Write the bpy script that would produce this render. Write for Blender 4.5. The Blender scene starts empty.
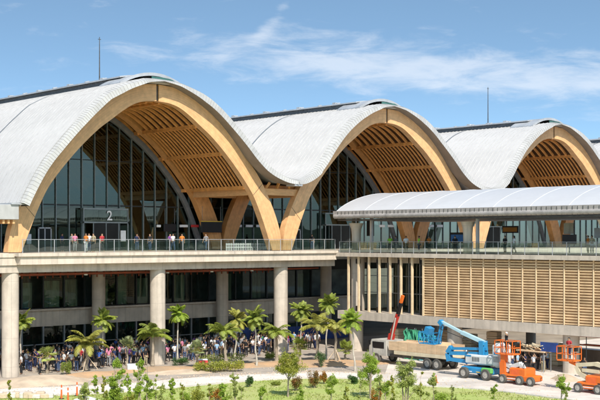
import bpy, math, random
from mathutils import Vector, Matrix, noise
random.seed(7)
R = math.radians
sc = bpy.context.scene
col = sc.collection
GZ = -10.24                                   # ground level; the upper deck is z = 0

# ------------------------------------------------------------------ camera
CX, CY, CZ, CA, CF, CH = -46.411, -88.346, 1.187, 0.8425, 1172.12, 238.69
cam_d = bpy.data.cameras.new('camera'); cam = bpy.data.objects.new('camera', cam_d); col.objects.link(cam)
cam.location = (CX, CY, CZ)
cam.rotation_euler = (R(90), 0, CA - R(90))
cam_d.sensor_width = 36; cam_d.lens = CF / 600 * 36
cam_d.shift_y = (CH - 200) / 600
cam_d.clip_start = .5; cam_d.clip_end = 6000
sc.camera = cam

# ------------------------------------------------------------------ sky, sun, exposure
SUN_AZ = math.atan2(-.44, -.90); SUN_EL = R(46)      # where the sun stands (x, y)
w = bpy.data.worlds.new('World'); sc.world = w; w.use_nodes = True
nt = w.node_tree; N = nt.nodes; L = nt.links; N.clear()
def nd(t, **k):
    n = N.new(t)
    for a, b in k.items(): setattr(n, a, b)
    return n
def mth(op, a, b=None, c=None, clamp=False):
    n = nd('ShaderNodeMath', operation=op); n.use_clamp = clamp
    for i, q in enumerate((a, b, c)):
        if q is None: continue
        if isinstance(q, (int, float)): n.inputs[i].default_value = q
        else: L.new(q, n.inputs[i])
    return n.outputs[0]
tc = nd('ShaderNodeTexCoord'); sep = nd('ShaderNodeSeparateXYZ'); L.new(tc.outputs['Generated'], sep.inputs[0])
cmb = nd('ShaderNodeCombineXYZ')
L.new(sep.outputs[0], cmb.inputs[0]); L.new(sep.outputs[1], cmb.inputs[1])
L.new(mth('MULTIPLY_ADD', sep.outputs[2], 2.6, .10), cmb.inputs[2])
nrm = nd('ShaderNodeVectorMath', operation='NORMALIZE'); L.new(cmb.outputs[0], nrm.inputs[0])
sky = nd('ShaderNodeTexSky', sky_type='NISHITA'); sky.sun_disc = False
sky.sun_elevation = SUN_EL; sky.sun_rotation = math.atan2(-.44, -.90)
sky.air_density = 1.0; sky.dust_density = .7; sky.ozone_density = 2.5
L.new(nrm.outputs[0], sky.inputs[0])
# clouds laid out on direction: azimuth measured from the way the camera looks, elevation
az = mth('ARCTAN2', sep.outputs[1], sep.outputs[0])
azr = mth('SUBTRACT', CA, az)                   # positive to the right
el = mth('ARCSINE', sep.outputs[2])
def noise_tex(sx, sy, ox, oy, detail, rough, dist=0.):
    c = nd('ShaderNodeCombineXYZ')
    L.new(mth('MULTIPLY_ADD', azr, sx, ox), c.inputs[0]); L.new(mth('MULTIPLY_ADD', el, sy, oy), c.inputs[1])
    n = nd('ShaderNodeTexNoise'); n.inputs['Scale'].default_value = 1; n.inputs['Detail'].default_value = detail
    n.inputs['Roughness'].default_value = rough; n.inputs['Distortion'].default_value = dist
    L.new(c.outputs[0], n.inputs['Vector']); return n.outputs[0]
n1 = noise_tex(16, 62, 3.3, 1.7, 8, .62, .35)
n2 = noise_tex(5, 20, 9.1, 4.2, 5, .5, .2)
# a bank of cloud low in the sky, sinking slightly to the right
cen = mth('MULTIPLY_ADD', azr, -.045, .147)
dv = mth('DIVIDE', mth('SUBTRACT', el, cen), .024)
band = mth('POWER', 2.718, mth('MULTIPLY', mth('MULTIPLY', dv, dv), -1.))
rgt = mth('MULTIPLY_ADD', azr, 2.6, .92, clamp=True)
band = mth('MULTIPLY', band, rgt)
low = mth('MULTIPLY_ADD', el, -5.5, .85, clamp=True)
dens = mth('ADD', mth('MULTIPLY', mth('SUBTRACT', n1, .50), 3.0), mth('MULTIPLY', mth('SUBTRACT', n2, .5), 1.6))
dens = mth('ADD', dens, mth('MULTIPLY_ADD', band, 1.15, -.60))
dens = mth('ADD', dens, mth('MULTIPLY', low, .34))
# one wisp higher up, rising to the right
wu = mth('DIVIDE', mth('SUBTRACT', mth('MULTIPLY_ADD', azr, 1.0, .208), el), .009)
wv = mth('DIVIDE', mth('ADD', azr, .018), .020)
wisp = mth('POWER', 2.718, mth('MULTIPLY', mth('ADD', mth('MULTIPLY', wu, wu), mth('MULTIPLY', wv, wv)), -1.))
dens = mth('ADD', dens, mth('MULTIPLY', wisp, .72))
mr = nd('ShaderNodeMapRange', interpolation_type='SMOOTHSTEP'); L.new(dens, mr.inputs[0])
mr.inputs[1].default_value = -.25; mr.inputs[2].default_value = 1.0; mr.inputs[3].default_value = 0; mr.inputs[4].default_value = .50
mix = nd('ShaderNodeMix', data_type='RGBA'); L.new(mr.outputs[0], mix.inputs[0])
hs = nd('ShaderNodeHueSaturation'); hs.inputs['Saturation'].default_value = .88; hs.inputs['Value'].default_value = 1.22
tn = nd('ShaderNodeMix', data_type='RGBA', blend_type='MULTIPLY'); tn.inputs[0].default_value = 1; tn.inputs[7].default_value = (.80, 1.04, 1.0, 1)
L.new(sky.outputs[0], tn.inputs[6]); L.new(tn.outputs[2], hs.inputs['Color'])
hz = nd('ShaderNodeMix', data_type='RGBA'); L.new(mth('MULTIPLY_ADD', el, -14., .95, clamp=True), hz.inputs[0]); L.new(hs.outputs[0], hz.inputs[6]); hz.inputs[7].default_value = (3.6, 3.75, 3.9, 1)
L.new(hz.outputs[2], mix.inputs[6]); mix.inputs[7].default_value = (5.6, 5.75, 6.0, 1)
bg = nd('ShaderNodeBackground'); bg.inputs[1].default_value = .14; L.new(mix.outputs[2], bg.inputs[0])
wo = nd('ShaderNodeOutputWorld'); L.new(bg.outputs[0], wo.inputs[0])
sd = bpy.data.lights.new('sun', 'SUN'); sd.energy = 4.3; sd.angle = R(.53); sd.color = (1, .93, .83)
sun = bpy.data.objects.new('sun', sd); col.objects.link(sun)
sv = Vector((math.cos(SUN_AZ)*0 + -.44*math.cos(SUN_EL), -.90*math.cos(SUN_EL), math.sin(SUN_EL)))
sun.rotation_euler = sv.to_track_quat('Z', 'Y').to_euler()
sc.view_settings.view_transform = 'Standard'; sc.view_settings.look = 'None'
sc.view_settings.exposure = .40; sc.view_settings.gamma = 1
sc.render.engine = 'CYCLES'
sc.cycles.max_bounces = 7; sc.cycles.transparent_max_bounces = 12

# ------------------------------------------------------------------ reading the place from the photograph
fw = Vector((math.cos(CA), math.sin(CA))); rt = Vector((math.sin(CA), -math.cos(CA)))
def G(x, y, Z=GZ):
    D = fw + rt*(x-300)/CF; t = (CZ-Z)*CF/(y-CH); return (CX+D.x*t, CY+D.y*t, Z)
def PX(x, y, X):
    D = fw + rt*(x-300)/CF; t = (X-CX)/D.x; return (X, CY+D.y*t, CZ+(CH-y)/CF*t)
def PY(x, y, Y):
    D = fw + rt*(x-300)/CF; t = (Y-CY)/D.y; return (CX+D.x*t, Y, CZ+(CH-y)/CF*t)

# ------------------------------------------------------------------ materials
M = {}
def mat(name, c, rough=.6, metal=0., var=.12, scale=1.5, bump=0., bscale=20., stretch=None, c2=None, spec=.5, island=0., transl=0., coat=0., dirt=0.):
    m = bpy.data.materials.new(name); m.use_nodes = True; t = m.node_tree; n = t.nodes; l = t.links
    b = n['Principled BSDF']; b.inputs['Roughness'].default_value = rough; b.inputs['Metallic'].default_value = metal
    b.inputs['Specular IOR Level'].default_value = spec
    if coat: b.inputs['Coat Weight'].default_value = coat
    tc = n.new('ShaderNodeTexCoord'); mp = n.new('ShaderNodeMapping'); l.new(tc.outputs['Object'], mp.inputs[0])
    if stretch: mp.inputs['Scale'].default_value = stretch
    nz = n.new('ShaderNodeTexNoise'); nz.inputs['Scale'].default_value = scale; nz.inputs['Detail'].default_value = 6; nz.inputs['Roughness'].default_value = .6
    l.new(mp.outputs[0], nz.inputs['Vector'])
    rp = n.new('ShaderNodeValToRGB'); e = rp.color_ramp.elements
    a = c2 if c2 else tuple(max(0, q*(1-var*1.6)) for q in c[:3]); bb = c if c2 else tuple(min(1, q*(1+var)) for q in c[:3])
    e[0].position = .32; e[1].position = .68; e[0].color = (*a[:3], 1); e[1].color = (*bb[:3], 1)
    l.new(nz.outputs[0], rp.inputs[0]); out = rp.outputs[0]
    if dirt:
        n3 = n.new('ShaderNodeTexNoise'); n3.inputs['Scale'].default_value = .35; n3.inputs['Detail'].default_value = 8; n3.inputs['Roughness'].default_value = .7
        mp3 = n.new('ShaderNodeMapping'); mp3.inputs['Scale'].default_value = (3, 3, .5); l.new(tc.outputs['Object'], mp3.inputs[0]); l.new(mp3.outputs[0], n3.inputs['Vector'])
        r3 = n.new('ShaderNodeMapRange'); r3.inputs[1].default_value = .45; r3.inputs[2].default_value = .75; r3.inputs[3].default_value = 1; r3.inputs[4].default_value = 1-dirt
        l.new(n3.outputs[0], r3.inputs[0])
        mx = n.new('ShaderNodeVectorMath'); mx.operation = 'SCALE'; l.new(out, mx.inputs[0]); l.new(r3.outputs[0], mx.inputs['Scale']); out = mx.outputs[0]
    if island:
        g = n.new('ShaderNodeNewGeometry'); r4 = n.new('ShaderNodeMapRange'); r4.inputs[3].default_value = 1-island; r4.inputs[4].default_value = 1+island
        l.new(g.outputs['Random Per Island'], r4.inputs[0])
        mx = n.new('ShaderNodeVectorMath'); mx.operation = 'SCALE'; l.new(out, mx.inputs[0]); l.new(r4.outputs[0], mx.inputs['Scale']); out = mx.outputs[0]
    l.new(out, b.inputs['Base Color'])
    if bump:
        n2 = n.new('ShaderNodeTexNoise'); n2.inputs['Scale'].default_value = bscale; n2.inputs['Detail'].default_value = 4
        l.new(mp.outputs[0], n2.inputs['Vector']); bp = n.new('ShaderNodeBump'); bp.inputs['Strength'].default_value = bump; bp.inputs['Distance'].default_value = .05
        l.new(n2.outputs[0], bp.inputs['Height']); l.new(bp.outputs[0], b.inputs['Normal'])
    if transl:
        tr = n.new('ShaderNodeBsdfTranslucent'); l.new(out, tr.inputs[0]); ms = n.new('ShaderNodeMixShader'); ms.inputs[0].default_value = transl
        l.new(b.outputs[0], ms.inputs[1]); l.new(tr.outputs[0], ms.inputs[2]); l.new(ms.outputs[0], n['Material Output'].inputs[0])
    M[name] = m; return m
def glass(name, tint, refl, rcol=(.85, .95, .95), rough=.01, graz=.45):
    m = bpy.data.materials.new(name); m.use_nodes = True; t = m.node_tree; n = t.nodes; l = t.links; n.remove(n['Principled BSDF'])
    tr = n.new('ShaderNodeBsdfTransparent'); tr.inputs[0].default_value = (*tint, 1)
    gl = n.new('ShaderNodeBsdfGlossy'); gl.inputs[0].default_value = (*rcol, 1); gl.inputs['Roughness'].default_value = rough
    fr = n.new('ShaderNodeLayerWeight'); fr.inputs[0].default_value = .35
    mr = n.new('ShaderNodeMapRange'); mr.inputs[3].default_value = refl; mr.inputs[4].default_value = min(1, refl+graz); l.new(fr.outputs['Fresnel'], mr.inputs[0])
    nz = n.new('ShaderNodeTexNoise'); nz.inputs['Scale'].default_value = .45; nz.inputs['Detail'].default_value = 1
    tc = n.new('ShaderNodeTexCoord'); l.new(tc.outputs['Object'], nz.inputs['Vector'])
    bp = n.new('ShaderNodeBump'); bp.inputs['Strength'].default_value = .06; bp.inputs['Distance'].default_value = .1; l.new(nz.outputs[0], bp.inputs['Height']); l.new(bp.outputs[0], gl.inputs['Normal'])
    ms = n.new('ShaderNodeMixShader'); l.new(mr.outputs[0], ms.inputs[0]); l.new(tr.outputs[0], ms.inputs[1]); l.new(gl.outputs[0], ms.inputs[2])
    l.new(ms.outputs[0], n['Material Output'].inputs[0]); M[name] = m; return m

mat('roof_white', (.57, .55, .525), .5, 0, .05, .25, stretch=(1, .25, 1), dirt=.12)
mat('roof_seam_shade', (.36, .355, .35), .5)  # darker than the sheet: the shadow along each seam is put into its colour
mat('roof_band', (.50, .49, .47), .45, .1, .10, .8, dirt=.15)
mat('band_seam', (.36, .35, .335), .6)
mat('dark_metal', (.10, .098, .095), .45, .4, .3, 2)
mat('soffit_metal', (.24, .22, .20), .5, .2, .1, 1)
mat('rail_metal', (.38, .39, .39), .4, .3)
mat('cap_metal', (.50, .51, .52), .4, .3, .10, .7, dirt=.2)
mat('teal_glass', (.05, .13, .11), .12, 0, .3, .8)
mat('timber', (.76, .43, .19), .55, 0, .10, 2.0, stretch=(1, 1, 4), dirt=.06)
mat('timber_bounce', (.78, .35, .10), .55, 0, .18, 2.0)  # oranger copy of timber: bounced light under the roof put into the colour
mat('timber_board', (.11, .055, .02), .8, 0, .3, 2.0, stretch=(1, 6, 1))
mat('leaf_dead', (.38, .26, .12), .8, 0, .2, 1, island=.3)
mat('lightening_green', (.46, .52, .42), .8, 0, .5, .6, stretch=(3, 3, .3))
mat('slat_wood', (.76, .52, .29), .6, 0, .20, .6, island=.16)
mat('post_wood', (.80, .60, .38), .6, 0, .10, 2)
mat('slat_back', (.56, .36, .19), .8, 0, .2, 1)
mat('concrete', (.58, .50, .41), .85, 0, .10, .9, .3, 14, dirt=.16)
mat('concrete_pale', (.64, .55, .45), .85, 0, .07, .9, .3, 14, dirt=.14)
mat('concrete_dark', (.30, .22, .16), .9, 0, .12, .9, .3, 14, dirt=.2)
mat('steel_grey', (.28, .30, .32), .4, .5, .1, 2)
mat('mullion', (.26, .30, .30), .4, .4, .1, 3)
mat('mullion_dark', (.03, .035, .035), .4, .3, .1, 3)
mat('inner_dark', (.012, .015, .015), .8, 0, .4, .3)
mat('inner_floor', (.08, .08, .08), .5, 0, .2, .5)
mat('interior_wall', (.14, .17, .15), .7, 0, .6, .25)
mat('red_pipe', (.30, .07, .03), .5, .2, .2, 2)
mat('lamp_white', (.8, .78, .7), .4)
mat('canopy_white', (.60, .60, .61), .4, 0, .02, .5, transl=.12, dirt=.04)
mat('canopy_rib', (.62, .63, .65), .5)
mat('canopy_grey', (.40, .37, .35), .6, .1, .14, 1.5, dirt=.3)
mat('sign_black', (.012, .012, .014), .35)
mat('sign_white', (.85, .86, .86), .5)
mat('sign_red', (.65, .05, .05), .5)
mat('sign_yellow', (.75, .50, .06), .5)
mat('sign_amber', (.65, .24, .03), .5)
mat('hoard_blue', (.020, .055, .22), .6, 0, .2, 1)
mat('screen_blue', (.05, .20, .50), .4)
mat('panel_white', (.62, .62, .62), .7)
mat('ground', (.30, .25, .19), .95, 0, .25, .2, .5, 6)
mat('road', (.72, .66, .59), .92, 0, .09, .5, .4, 12, dirt=.10)
mat('paving', (.42, .36, .30), .92, 0, .14, .6, .5, 10, dirt=.2)
mat('apron', (.66, .59, .52), .92, 0, .13, .35, .4, 12, dirt=.2)
mat('soil', (.56, .34, .18), .98, 0, .25, .55, .9, 5, c2=(.36, .26, .17))
mat('sand', (.55, .43, .31), .98, 0, .15, .7, .6, 7)
mat('kerb', (.60, .56, .50), .9, 0, .12, 1.2)
mat('lawn', (.33, .42, .09), .98, 0, .3, .35, .8, 8, c2=(.42, .42, .16))
mat('grass', (.34, .42, .09), .8, 0, .2, .4, c2=(.33, .34, .11), island=.35, transl=.3)
mat('leaf_palm', (.30, .36, .06), .5, 0, .25, .8, island=.30, transl=.3)
mat('leaf_palm_yellow', (.40, .39, .08), .5, 0, .25, .8, island=.30, transl=.3)
mat('leaf_palm_dull', (.25, .29, .12), .6, 0, .25, .8, island=.30, transl=.25)
mat('leaf_bright', (.34, .46, .055), .55, 0, .2, .9, island=.35, transl=.35)
mat('leaf_light', (.42, .47, .13), .55, 0, .2, .9, island=.35, transl=.35)
mat('leaf_dark', (.07, .15, .03), .55, 0, .2, .9, island=.4, transl=.25)
mat('leaf_yellow', (.50, .47, .07), .55, 0, .2, .9, island=.35, transl=.35, c2=(.22, .27, .04))
mat('leaf_red', (.30, .09, .02), .55, 0, .3, 2.2, island=.4, transl=.3, c2=(.17, .19, .035))
mat('leaf_croton', (.50, .17, .02), .55, 0, .3, 2.2, island=.4, transl=.3, c2=(.28, .20, .03))
mat('bark', (.33, .27, .20), .9, 0, .2, 3, .5, 10)
mat('bark_pale', (.48, .43, .35), .9, 0, .2, 3, .5, 10)
mat('stake', (.62, .48, .33), .8, 0, .15, 3)
mat('tyre', (.085, .08, .07), .85)
mat('rim', (.42, .39, .34), .6)
mat('lift_blue', (.025, .25, .50), .35, 0, .08, 1, dirt=.2)
mat('lift_sky', (.42, .62, .70), .4, 0, .08, 1, dirt=.1)
mat('lift_orange', (.78, .16, .02), .38, 0, .08, 1, dirt=.2)
mat('lift_grey', (.62, .64, .63), .45, 0, .08, 1, dirt=.2)
mat('lift_green', (.12, .42, .10), .5)
mat('cream', (.66, .57, .40), .5, 0, .1, 1, dirt=.2)
mat('crane_red', (.46, .03, .02), .4, 0, .1, 1, dirt=.2)
mat('black_rubber', (.02, .02, .02), .6)
mat('plywood', (.66, .47, .29), .75, 0, .12, 1.0, stretch=(1, 1, 5), dirt=.2)
mat('truck_white', (.50, .48, .43), .5, 0, .15, 1, dirt=.4)
mat('skin', (.36, .20, .12), .6); mat('hair', (.012, .010, .009), .6)
mat('net_green', (.05, .30, .16), .8, 0, .4, 1.5); mat('net_teal', (.03, .30, .38), .8, 0, .4, 1.5)
mat('tarp_white', (.75, .75, .72), .7, 0, .05, 1, .5, 3)
mat('cone_orange', (.80, .14, .03), .5)
mat('hill', (.05, .07, .045), 1, 0, .3, .01)
CLOTH = {'white': (.72, .72, .72), 'red': (.42, .03, .04), 'blue': (.05, .12, .42), 'navy blue': (.015, .025, .08), 'black': (.015, .015, .017),
         'pink': (.62, .22, .34), 'grey': (.25, .25, .26), 'light blue': (.32, .48, .66), 'yellow': (.65, .50, .08), 'green': (.06, .26, .09),
         'purple': (.20, .07, .28), 'orange': (.62, .20, .03), 'khaki': (.38, .32, .20), 'denim': (.06, .09, .17)}
for k, c in CLOTH.items(): mat('cloth_'+k.replace(' ', '_'), c, .85, 0, .12, 6)
mat('hi_vis', (.35, .75, .05), .7); mat('helmet', (.8, .8, .78), .4)
def glulam(name, c, k=17):
    mat(name, c, .5, 0, .10, 2.0, dirt=.08); m = M[name]; n = m.node_tree.nodes; l = m.node_tree.links; b = n['Principled BSDF']
    src = b.inputs['Base Color'].links[0].from_socket; uv = n.new('ShaderNodeUVMap'); mp = n.new('ShaderNodeMapping'); mp.inputs['Scale'].default_value = (.35, 9, 1); l.new(uv.outputs[0], mp.inputs[0])
    nz = n.new('ShaderNodeTexNoise'); nz.inputs['Scale'].default_value = 1; nz.inputs['Detail'].default_value = 5; l.new(mp.outputs[0], nz.inputs['Vector'])
    r1 = n.new('ShaderNodeMapRange'); r1.inputs[1].default_value = .3; r1.inputs[2].default_value = .7; r1.inputs[3].default_value = .84; r1.inputs[4].default_value = 1.08; l.new(nz.outputs[0], r1.inputs[0])
    sp = n.new('ShaderNodeSeparateXYZ'); l.new(uv.outputs[0], sp.inputs[0]); mu = n.new('ShaderNodeMath'); mu.operation = 'MULTIPLY'; mu.inputs[1].default_value = k; l.new(sp.outputs[1], mu.inputs[0])
    fr = n.new('ShaderNodeMath'); fr.operation = 'FRACT'; l.new(mu.outputs[0], fr.inputs[0]); gt = n.new('ShaderNodeMapRange'); gt.inputs[1].default_value = .0; gt.inputs[2].default_value = .16; gt.inputs[3].default_value = .80; gt.inputs[4].default_value = 1; l.new(fr.outputs[0], gt.inputs[0])
    m1 = n.new('ShaderNodeMath'); m1.operation = 'MULTIPLY'; l.new(r1.outputs[0], m1.inputs[0]); l.new(gt.outputs[0], m1.inputs[1])
    sc_ = n.new('ShaderNodeVectorMath'); sc_.operation = 'SCALE'; l.new(src, sc_.inputs[0]); l.new(m1.outputs[0], sc_.inputs['Scale']); l.new(sc_.outputs[0], b.inputs['Base Color'])
glulam('glulam', (.80, .46, .215), 9); glulam('glulam_bounce', (.74, .36, .125), 9)  # the second is oranger, with bounced light in its colour, for the inner arches
glass('facade_glass', (.24, .30, .27), .13, (.56, .72, .65))
glass('low_glass', (.42, .50, .44), .035, (.8, .9, .85), graz=.15)
glass('rail_glass', (.62, .72, .67), .20, (.8, .95, .92))
glass('cab_glass', (.2, .22, .22), .15)

for nm in ('concrete', 'concrete_pale'):
    m = M[nm]; n = m.node_tree.nodes; l = m.node_tree.links; b = n['Principled BSDF']; src = b.inputs['Base Color'].links[0].from_socket
    tc = n.new('ShaderNodeTexCoord'); sp = n.new('ShaderNodeSeparateXYZ'); l.new(tc.outputs['Object'], sp.inputs[0])
    outs = []
    for ax, stp in ((2, 2.35), (0, 3.75)):
        mu = n.new('ShaderNodeMath'); mu.operation = 'DIVIDE'; mu.inputs[1].default_value = stp; l.new(sp.outputs[ax], mu.inputs[0])
        fr = n.new('ShaderNodeMath'); fr.operation = 'FRACT'; l.new(mu.outputs[0], fr.inputs[0])
        gt = n.new('ShaderNodeMapRange'); gt.inputs[1].default_value = .0; gt.inputs[2].default_value = .02; gt.inputs[3].default_value = .74; gt.inputs[4].default_value = 1; l.new(fr.outputs[0], gt.inputs[0]); outs.append(gt.outputs[0])
    mp = n.new('ShaderNodeMapping'); mp.inputs['Scale'].default_value = (2.6, 2.6, .12); l.new(tc.outputs['Object'], mp.inputs[0]); nz = n.new('ShaderNodeTexNoise'); nz.inputs['Scale'].default_value = 1; nz.inputs['Detail'].default_value = 7; l.new(mp.outputs[0], nz.inputs['Vector'])
    st = n.new('ShaderNodeMapRange'); st.inputs[1].default_value = .5; st.inputs[2].default_value = .72; st.inputs[3].default_value = 1; st.inputs[4].default_value = .76; l.new(nz.outputs[0], st.inputs[0]); outs.append(st.outputs[0])
    cur = outs[0]
    for q in outs[1:]:
        m1 = n.new('ShaderNodeMath'); m1.operation = 'MULTIPLY'; l.new(cur, m1.inputs[0]); l.new(q, m1.inputs[1]); cur = m1.outputs[0]
    sc_ = n.new('ShaderNodeVectorMath'); sc_.operation = 'SCALE'; l.new(src, sc_.inputs[0]); l.new(cur, sc_.inputs['Scale']); l.new(sc_.outputs[0], b.inputs['Base Color'])
# ------------------------------------------------------------------ mesh building
class MB:
    def __init__(s): s.v = []; s.f = []
    def poly(s, pts):
        i = len(s.v); s.v += [tuple(p) for p in pts]; s.f.append(tuple(range(i, i+len(pts)))); return s
    def box(s, a, b):
        x0, y0, z0 = a; x1, y1, z1 = b; i = len(s.v)
        s.v += [(x0,y0,z0),(x1,y0,z0),(x1,y1,z0),(x0,y1,z0),(x0,y0,z1),(x1,y0,z1),(x1,y1,z1),(x0,y1,z1)]
        s.f += [tuple(i+k for k in q) for q in ((3,2,1,0),(4,5,6,7),(0,1,5,4),(1,2,6,5),(2,3,7,6),(3,0,4,7))]; return s
    def bev(s, a, b, r=.03):
        # box with chamfered vertical and top edges
        x0, y0, z0 = a; x1, y1, z1 = b
        def ring(i, z): return [(x0+r+i,y0+i,z),(x1-r-i,y0+i,z),(x1-i,y0+r+i,z),(x1-i,y1-r-i,z),(x1-r-i,y1-i,z),(x0+r+i,y1-i,z),(x0+i,y1-r-i,z),(x0+i,y0+r+i,z)]
        rs = [ring(r, z0), ring(0, z0+r), ring(0, z1-r), ring(r, z1)]
        i = len(s.v)
        for q in rs: s.v += q
        for k in range(3):
            for j in range(8): s.f.append((i+k*8+j, i+k*8+(j+1) % 8, i+(k+1)*8+(j+1) % 8, i+(k+1)*8+j))
        s.f.append(tuple(i+j for j in range(7, -1, -1))); s.f.append(tuple(i+24+j for j in range(8))); return s
    def beam(s, p, q, wd, ht, up=(0, 0, 1)):
        p = Vector(p); q = Vector(q); d = (q-p).normalized(); u = Vector(up)
        if abs(d.dot(u)) > .98: u = Vector((0, 1, 0))
        a = d.cross(u).normalized()*wd/2; b = a.cross(d).normalized()*ht/2; i = len(s.v)
        for o in (p, q): s.v += [tuple(o-a-b), tuple(o+a-b), tuple(o+a+b), tuple(o-a+b)]
        s.f += [tuple(i+k for k in z) for z in ((3,2,1,0),(4,5,6,7),(0,1,5,4),(1,2,6,5),(2,3,7,6),(3,0,4,7))]; return s
    def tube(s, pts, rad, n=8, cap=True):
        pts = [Vector(p) for p in pts]
        if not isinstance(rad, (list, tuple)): rad = [rad]*len(pts)
        i = len(s.v); prev = None
        for k, p in enumerate(pts):
            d = (pts[min(k+1, len(pts)-1)]-pts[max(k-1, 0)]).normalized()
            u = prev if prev is not None else (Vector((1, 0, 0)) if abs(d.x) < .9 else Vector((0, 1, 0)))
            a = (u-d*u.dot(d)).normalized(); b = d.cross(a); prev = a
            for j in range(n):
                t = 2*math.pi*j/n; s.v.append(tuple(p+(a*math.cos(t)+b*math.sin(t))*rad[k]))
        for k in range(len(pts)-1):
            for j in range(n): s.f.append((i+k*n+j, i+k*n+(j+1) % n, i+(k+1)*n+(j+1) % n, i+(k+1)*n+j))
        if cap:
            s.f.append(tuple(i+j for j in range(n-1, -1, -1))); s.f.append(tuple(i+(len(pts)-1)*n+j for j in range(n)))
        return s
    def cyl(s, x, y, z0, z1, r, n=28, r1=None): return s.tube([(x, y, z0), (x, y, z1)], [r, r if r1 is None else r1], n)
    def band(s, out, inn, y0, y1):
        # out, inn: lists of (x, z); a curved beam of that face between y0 and y1
        i = len(s.v); m = len(out)
        for (a, c), (b, d) in zip(out, inn): s.v += [(a, y0, c), (b, y0, d), (a, y1, c), (b, y1, d)]
        for k in range(m-1):
            q = i+4*k; r = q+4
            s.f += [(q, r, r+1, q+1), (q+2, q+3, r+3, r+2), (q, q+2, r+2, r), (q+1, r+1, r+3, q+3)]
        s.f += [(i, i+1, i+3, i+2), (i+4*(m-1), i+4*(m-1)+2, i+4*(m-1)+3, i+4*(m-1)+1)]; return s
    def grid(s, rows):
        i = len(s.v); m = len(rows[0])
        for r in rows: s.v += [tuple(p) for p in r]
        for k in range(len(rows)-1):
            for j in range(m-1): s.f.append((i+k*m+j, i+k*m+j+1, i+(k+1)*m+j+1, i+(k+1)*m+j))
        return s
    def mesh(s, name, m, smooth=False):
        me = bpy.data.meshes.new(name); me.from_pydata(s.v, [], s.f); me.update()
        for k in (m if isinstance(m, (list, tuple)) else [m]): me.materials.append(M[k])
        if smooth:
            me.polygons.foreach_set('use_smooth', [True]*len(me.polygons))
            try: me.set_sharp_from_angle(angle=R(40))
            except Exception: pass
        return me
    def build(s, name, m, parent=None, smooth=False):
        o = bpy.data.objects.new(name, s.mesh(name, m, smooth)); col.objects.link(o)
        if parent: o.parent = parent
        return o
def tag(o, label=None, cat=None, group=None, kind=None):
    if label: o['label'] = label
    if cat: o['category'] = cat
    if group: o['group'] = group
    if kind: o['kind'] = kind
    return o
def empty(name, loc=(0, 0, 0), rz=0, label=None, cat=None, group=None):
    o = bpy.data.objects.new(name, None); col.objects.link(o); o.location = loc; o.rotation_euler = (0, 0, rz); o.empty_display_size = .3
    return tag(o, label, cat, group)
def copy_tree(o, parent=None):
    c = o.copy(); col.objects.link(c)
    if parent: c.parent = parent
    for ch in list(o.children): copy_tree(ch, c)
    return c
def lerp(a, b, t): return a+(b-a)*t
def interp(tab, d):
    if d <= tab[0][0]: return tab[0][1:]
    for p, q in zip(tab, tab[1:]):
        if d <= q[0]:
            t = (d-p[0])/(q[0]-p[0]); return tuple(lerp(u, v, t) for u, v in zip(p[1:], q[1:]))
    return tab[-1][1:]
def smooth_tab(tab, n=60):
    # Catmull-Rom through the table, resampled
    out = []
    m = len(tab)
    for k in range(m-1):
        p0 = tab[max(k-1, 0)]; p1 = tab[k]; p2 = tab[k+1]; p3 = tab[min(k+2, m-1)]
        for j in range(6):
            t = j/6; out.append(tuple(.5*((2*b)+(-a+c)*t+(2*a-5*b+4*c-d)*t*t+(-a+3*b-3*c+d)*t**3) for a, b, c, d in zip(p0, p1, p2, p3)))
    out.append(tab[-1]); return out

# ------------------------------------------------------------------ ground
def sheet(name, pts, z, m, kind='structure'):
    o = MB().poly([(p[0], p[1], z) for p in pts]).build(name, m); return tag(o, kind=kind)
tag(MB().poly([(-2500, -2500, GZ-.012), (2500, -2500, GZ-.012), (2500, 2500, GZ-.012), (-2500, 2500, GZ-.012)]).build('ground', 'ground'), kind='structure')
def curve(pts, n=6):
    out = []
    for k in range(len(pts)-1):
        p0, p1, p2, p3 = pts[max(k-1, 0)], pts[k], pts[k+1], pts[min(k+2, len(pts)-1)]
        for j in range(n):
            t = j/n; out.append(tuple(.5*((2*b)+(-a+c)*t+(2*a-5*b+4*c-d)*t*t+(-a+3*b-3*c+d)*t**3) for a, b, c, d in zip(p0, p1, p2, p3)))
    return out+[pts[-1]]
far_px = [(-60, 394), (0, 389), (70, 386), (130, 383), (200, 377), (260, 374), (310, 372), (350, 372.5), (385, 374)]
near_px = [(-60, 404), (0, 398), (70, 395), (130, 392), (200, 385.5), (260, 380.5), (310, 378.5), (350, 379), (385, 382), (420, 386), (480, 390), (540, 397), (600, 406), (700, 430)]
far = curve([G(*p) for p in far_px]); near = curve([G(*p) for p in near_px])
# far_px ends at the works yard; the yard is one sheet from there
sheet('paving', [(-60, -12), (-20, -8)]+[(p[0], p[1]) for p in far]+[(44, -16), (60, 9), (-60, 9)], GZ-.008, 'paving')
sheet('road', [(p[0], p[1]) for p in far]+[(p[0], p[1]) for p in reversed([q for q in near if q[0] > -60][:int(8.6*6)])], GZ-.004, 'road')
yard = [(p[0], p[1]) for p in far[-3:]]+[(34, -11), (70, -11), (70, -75), (16, -75)]+[(p[0], p[1]) for p in reversed(near[48:])]
sheet('works_yard', yard, GZ, 'apron')
lawn_pts = [(p[0]-.05, p[1]-.35) for p in near]
sheet('lawn', lawn_pts+[(10, -85), (-60, -85), (-60, -20)], GZ+.02, 'lawn')
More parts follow.
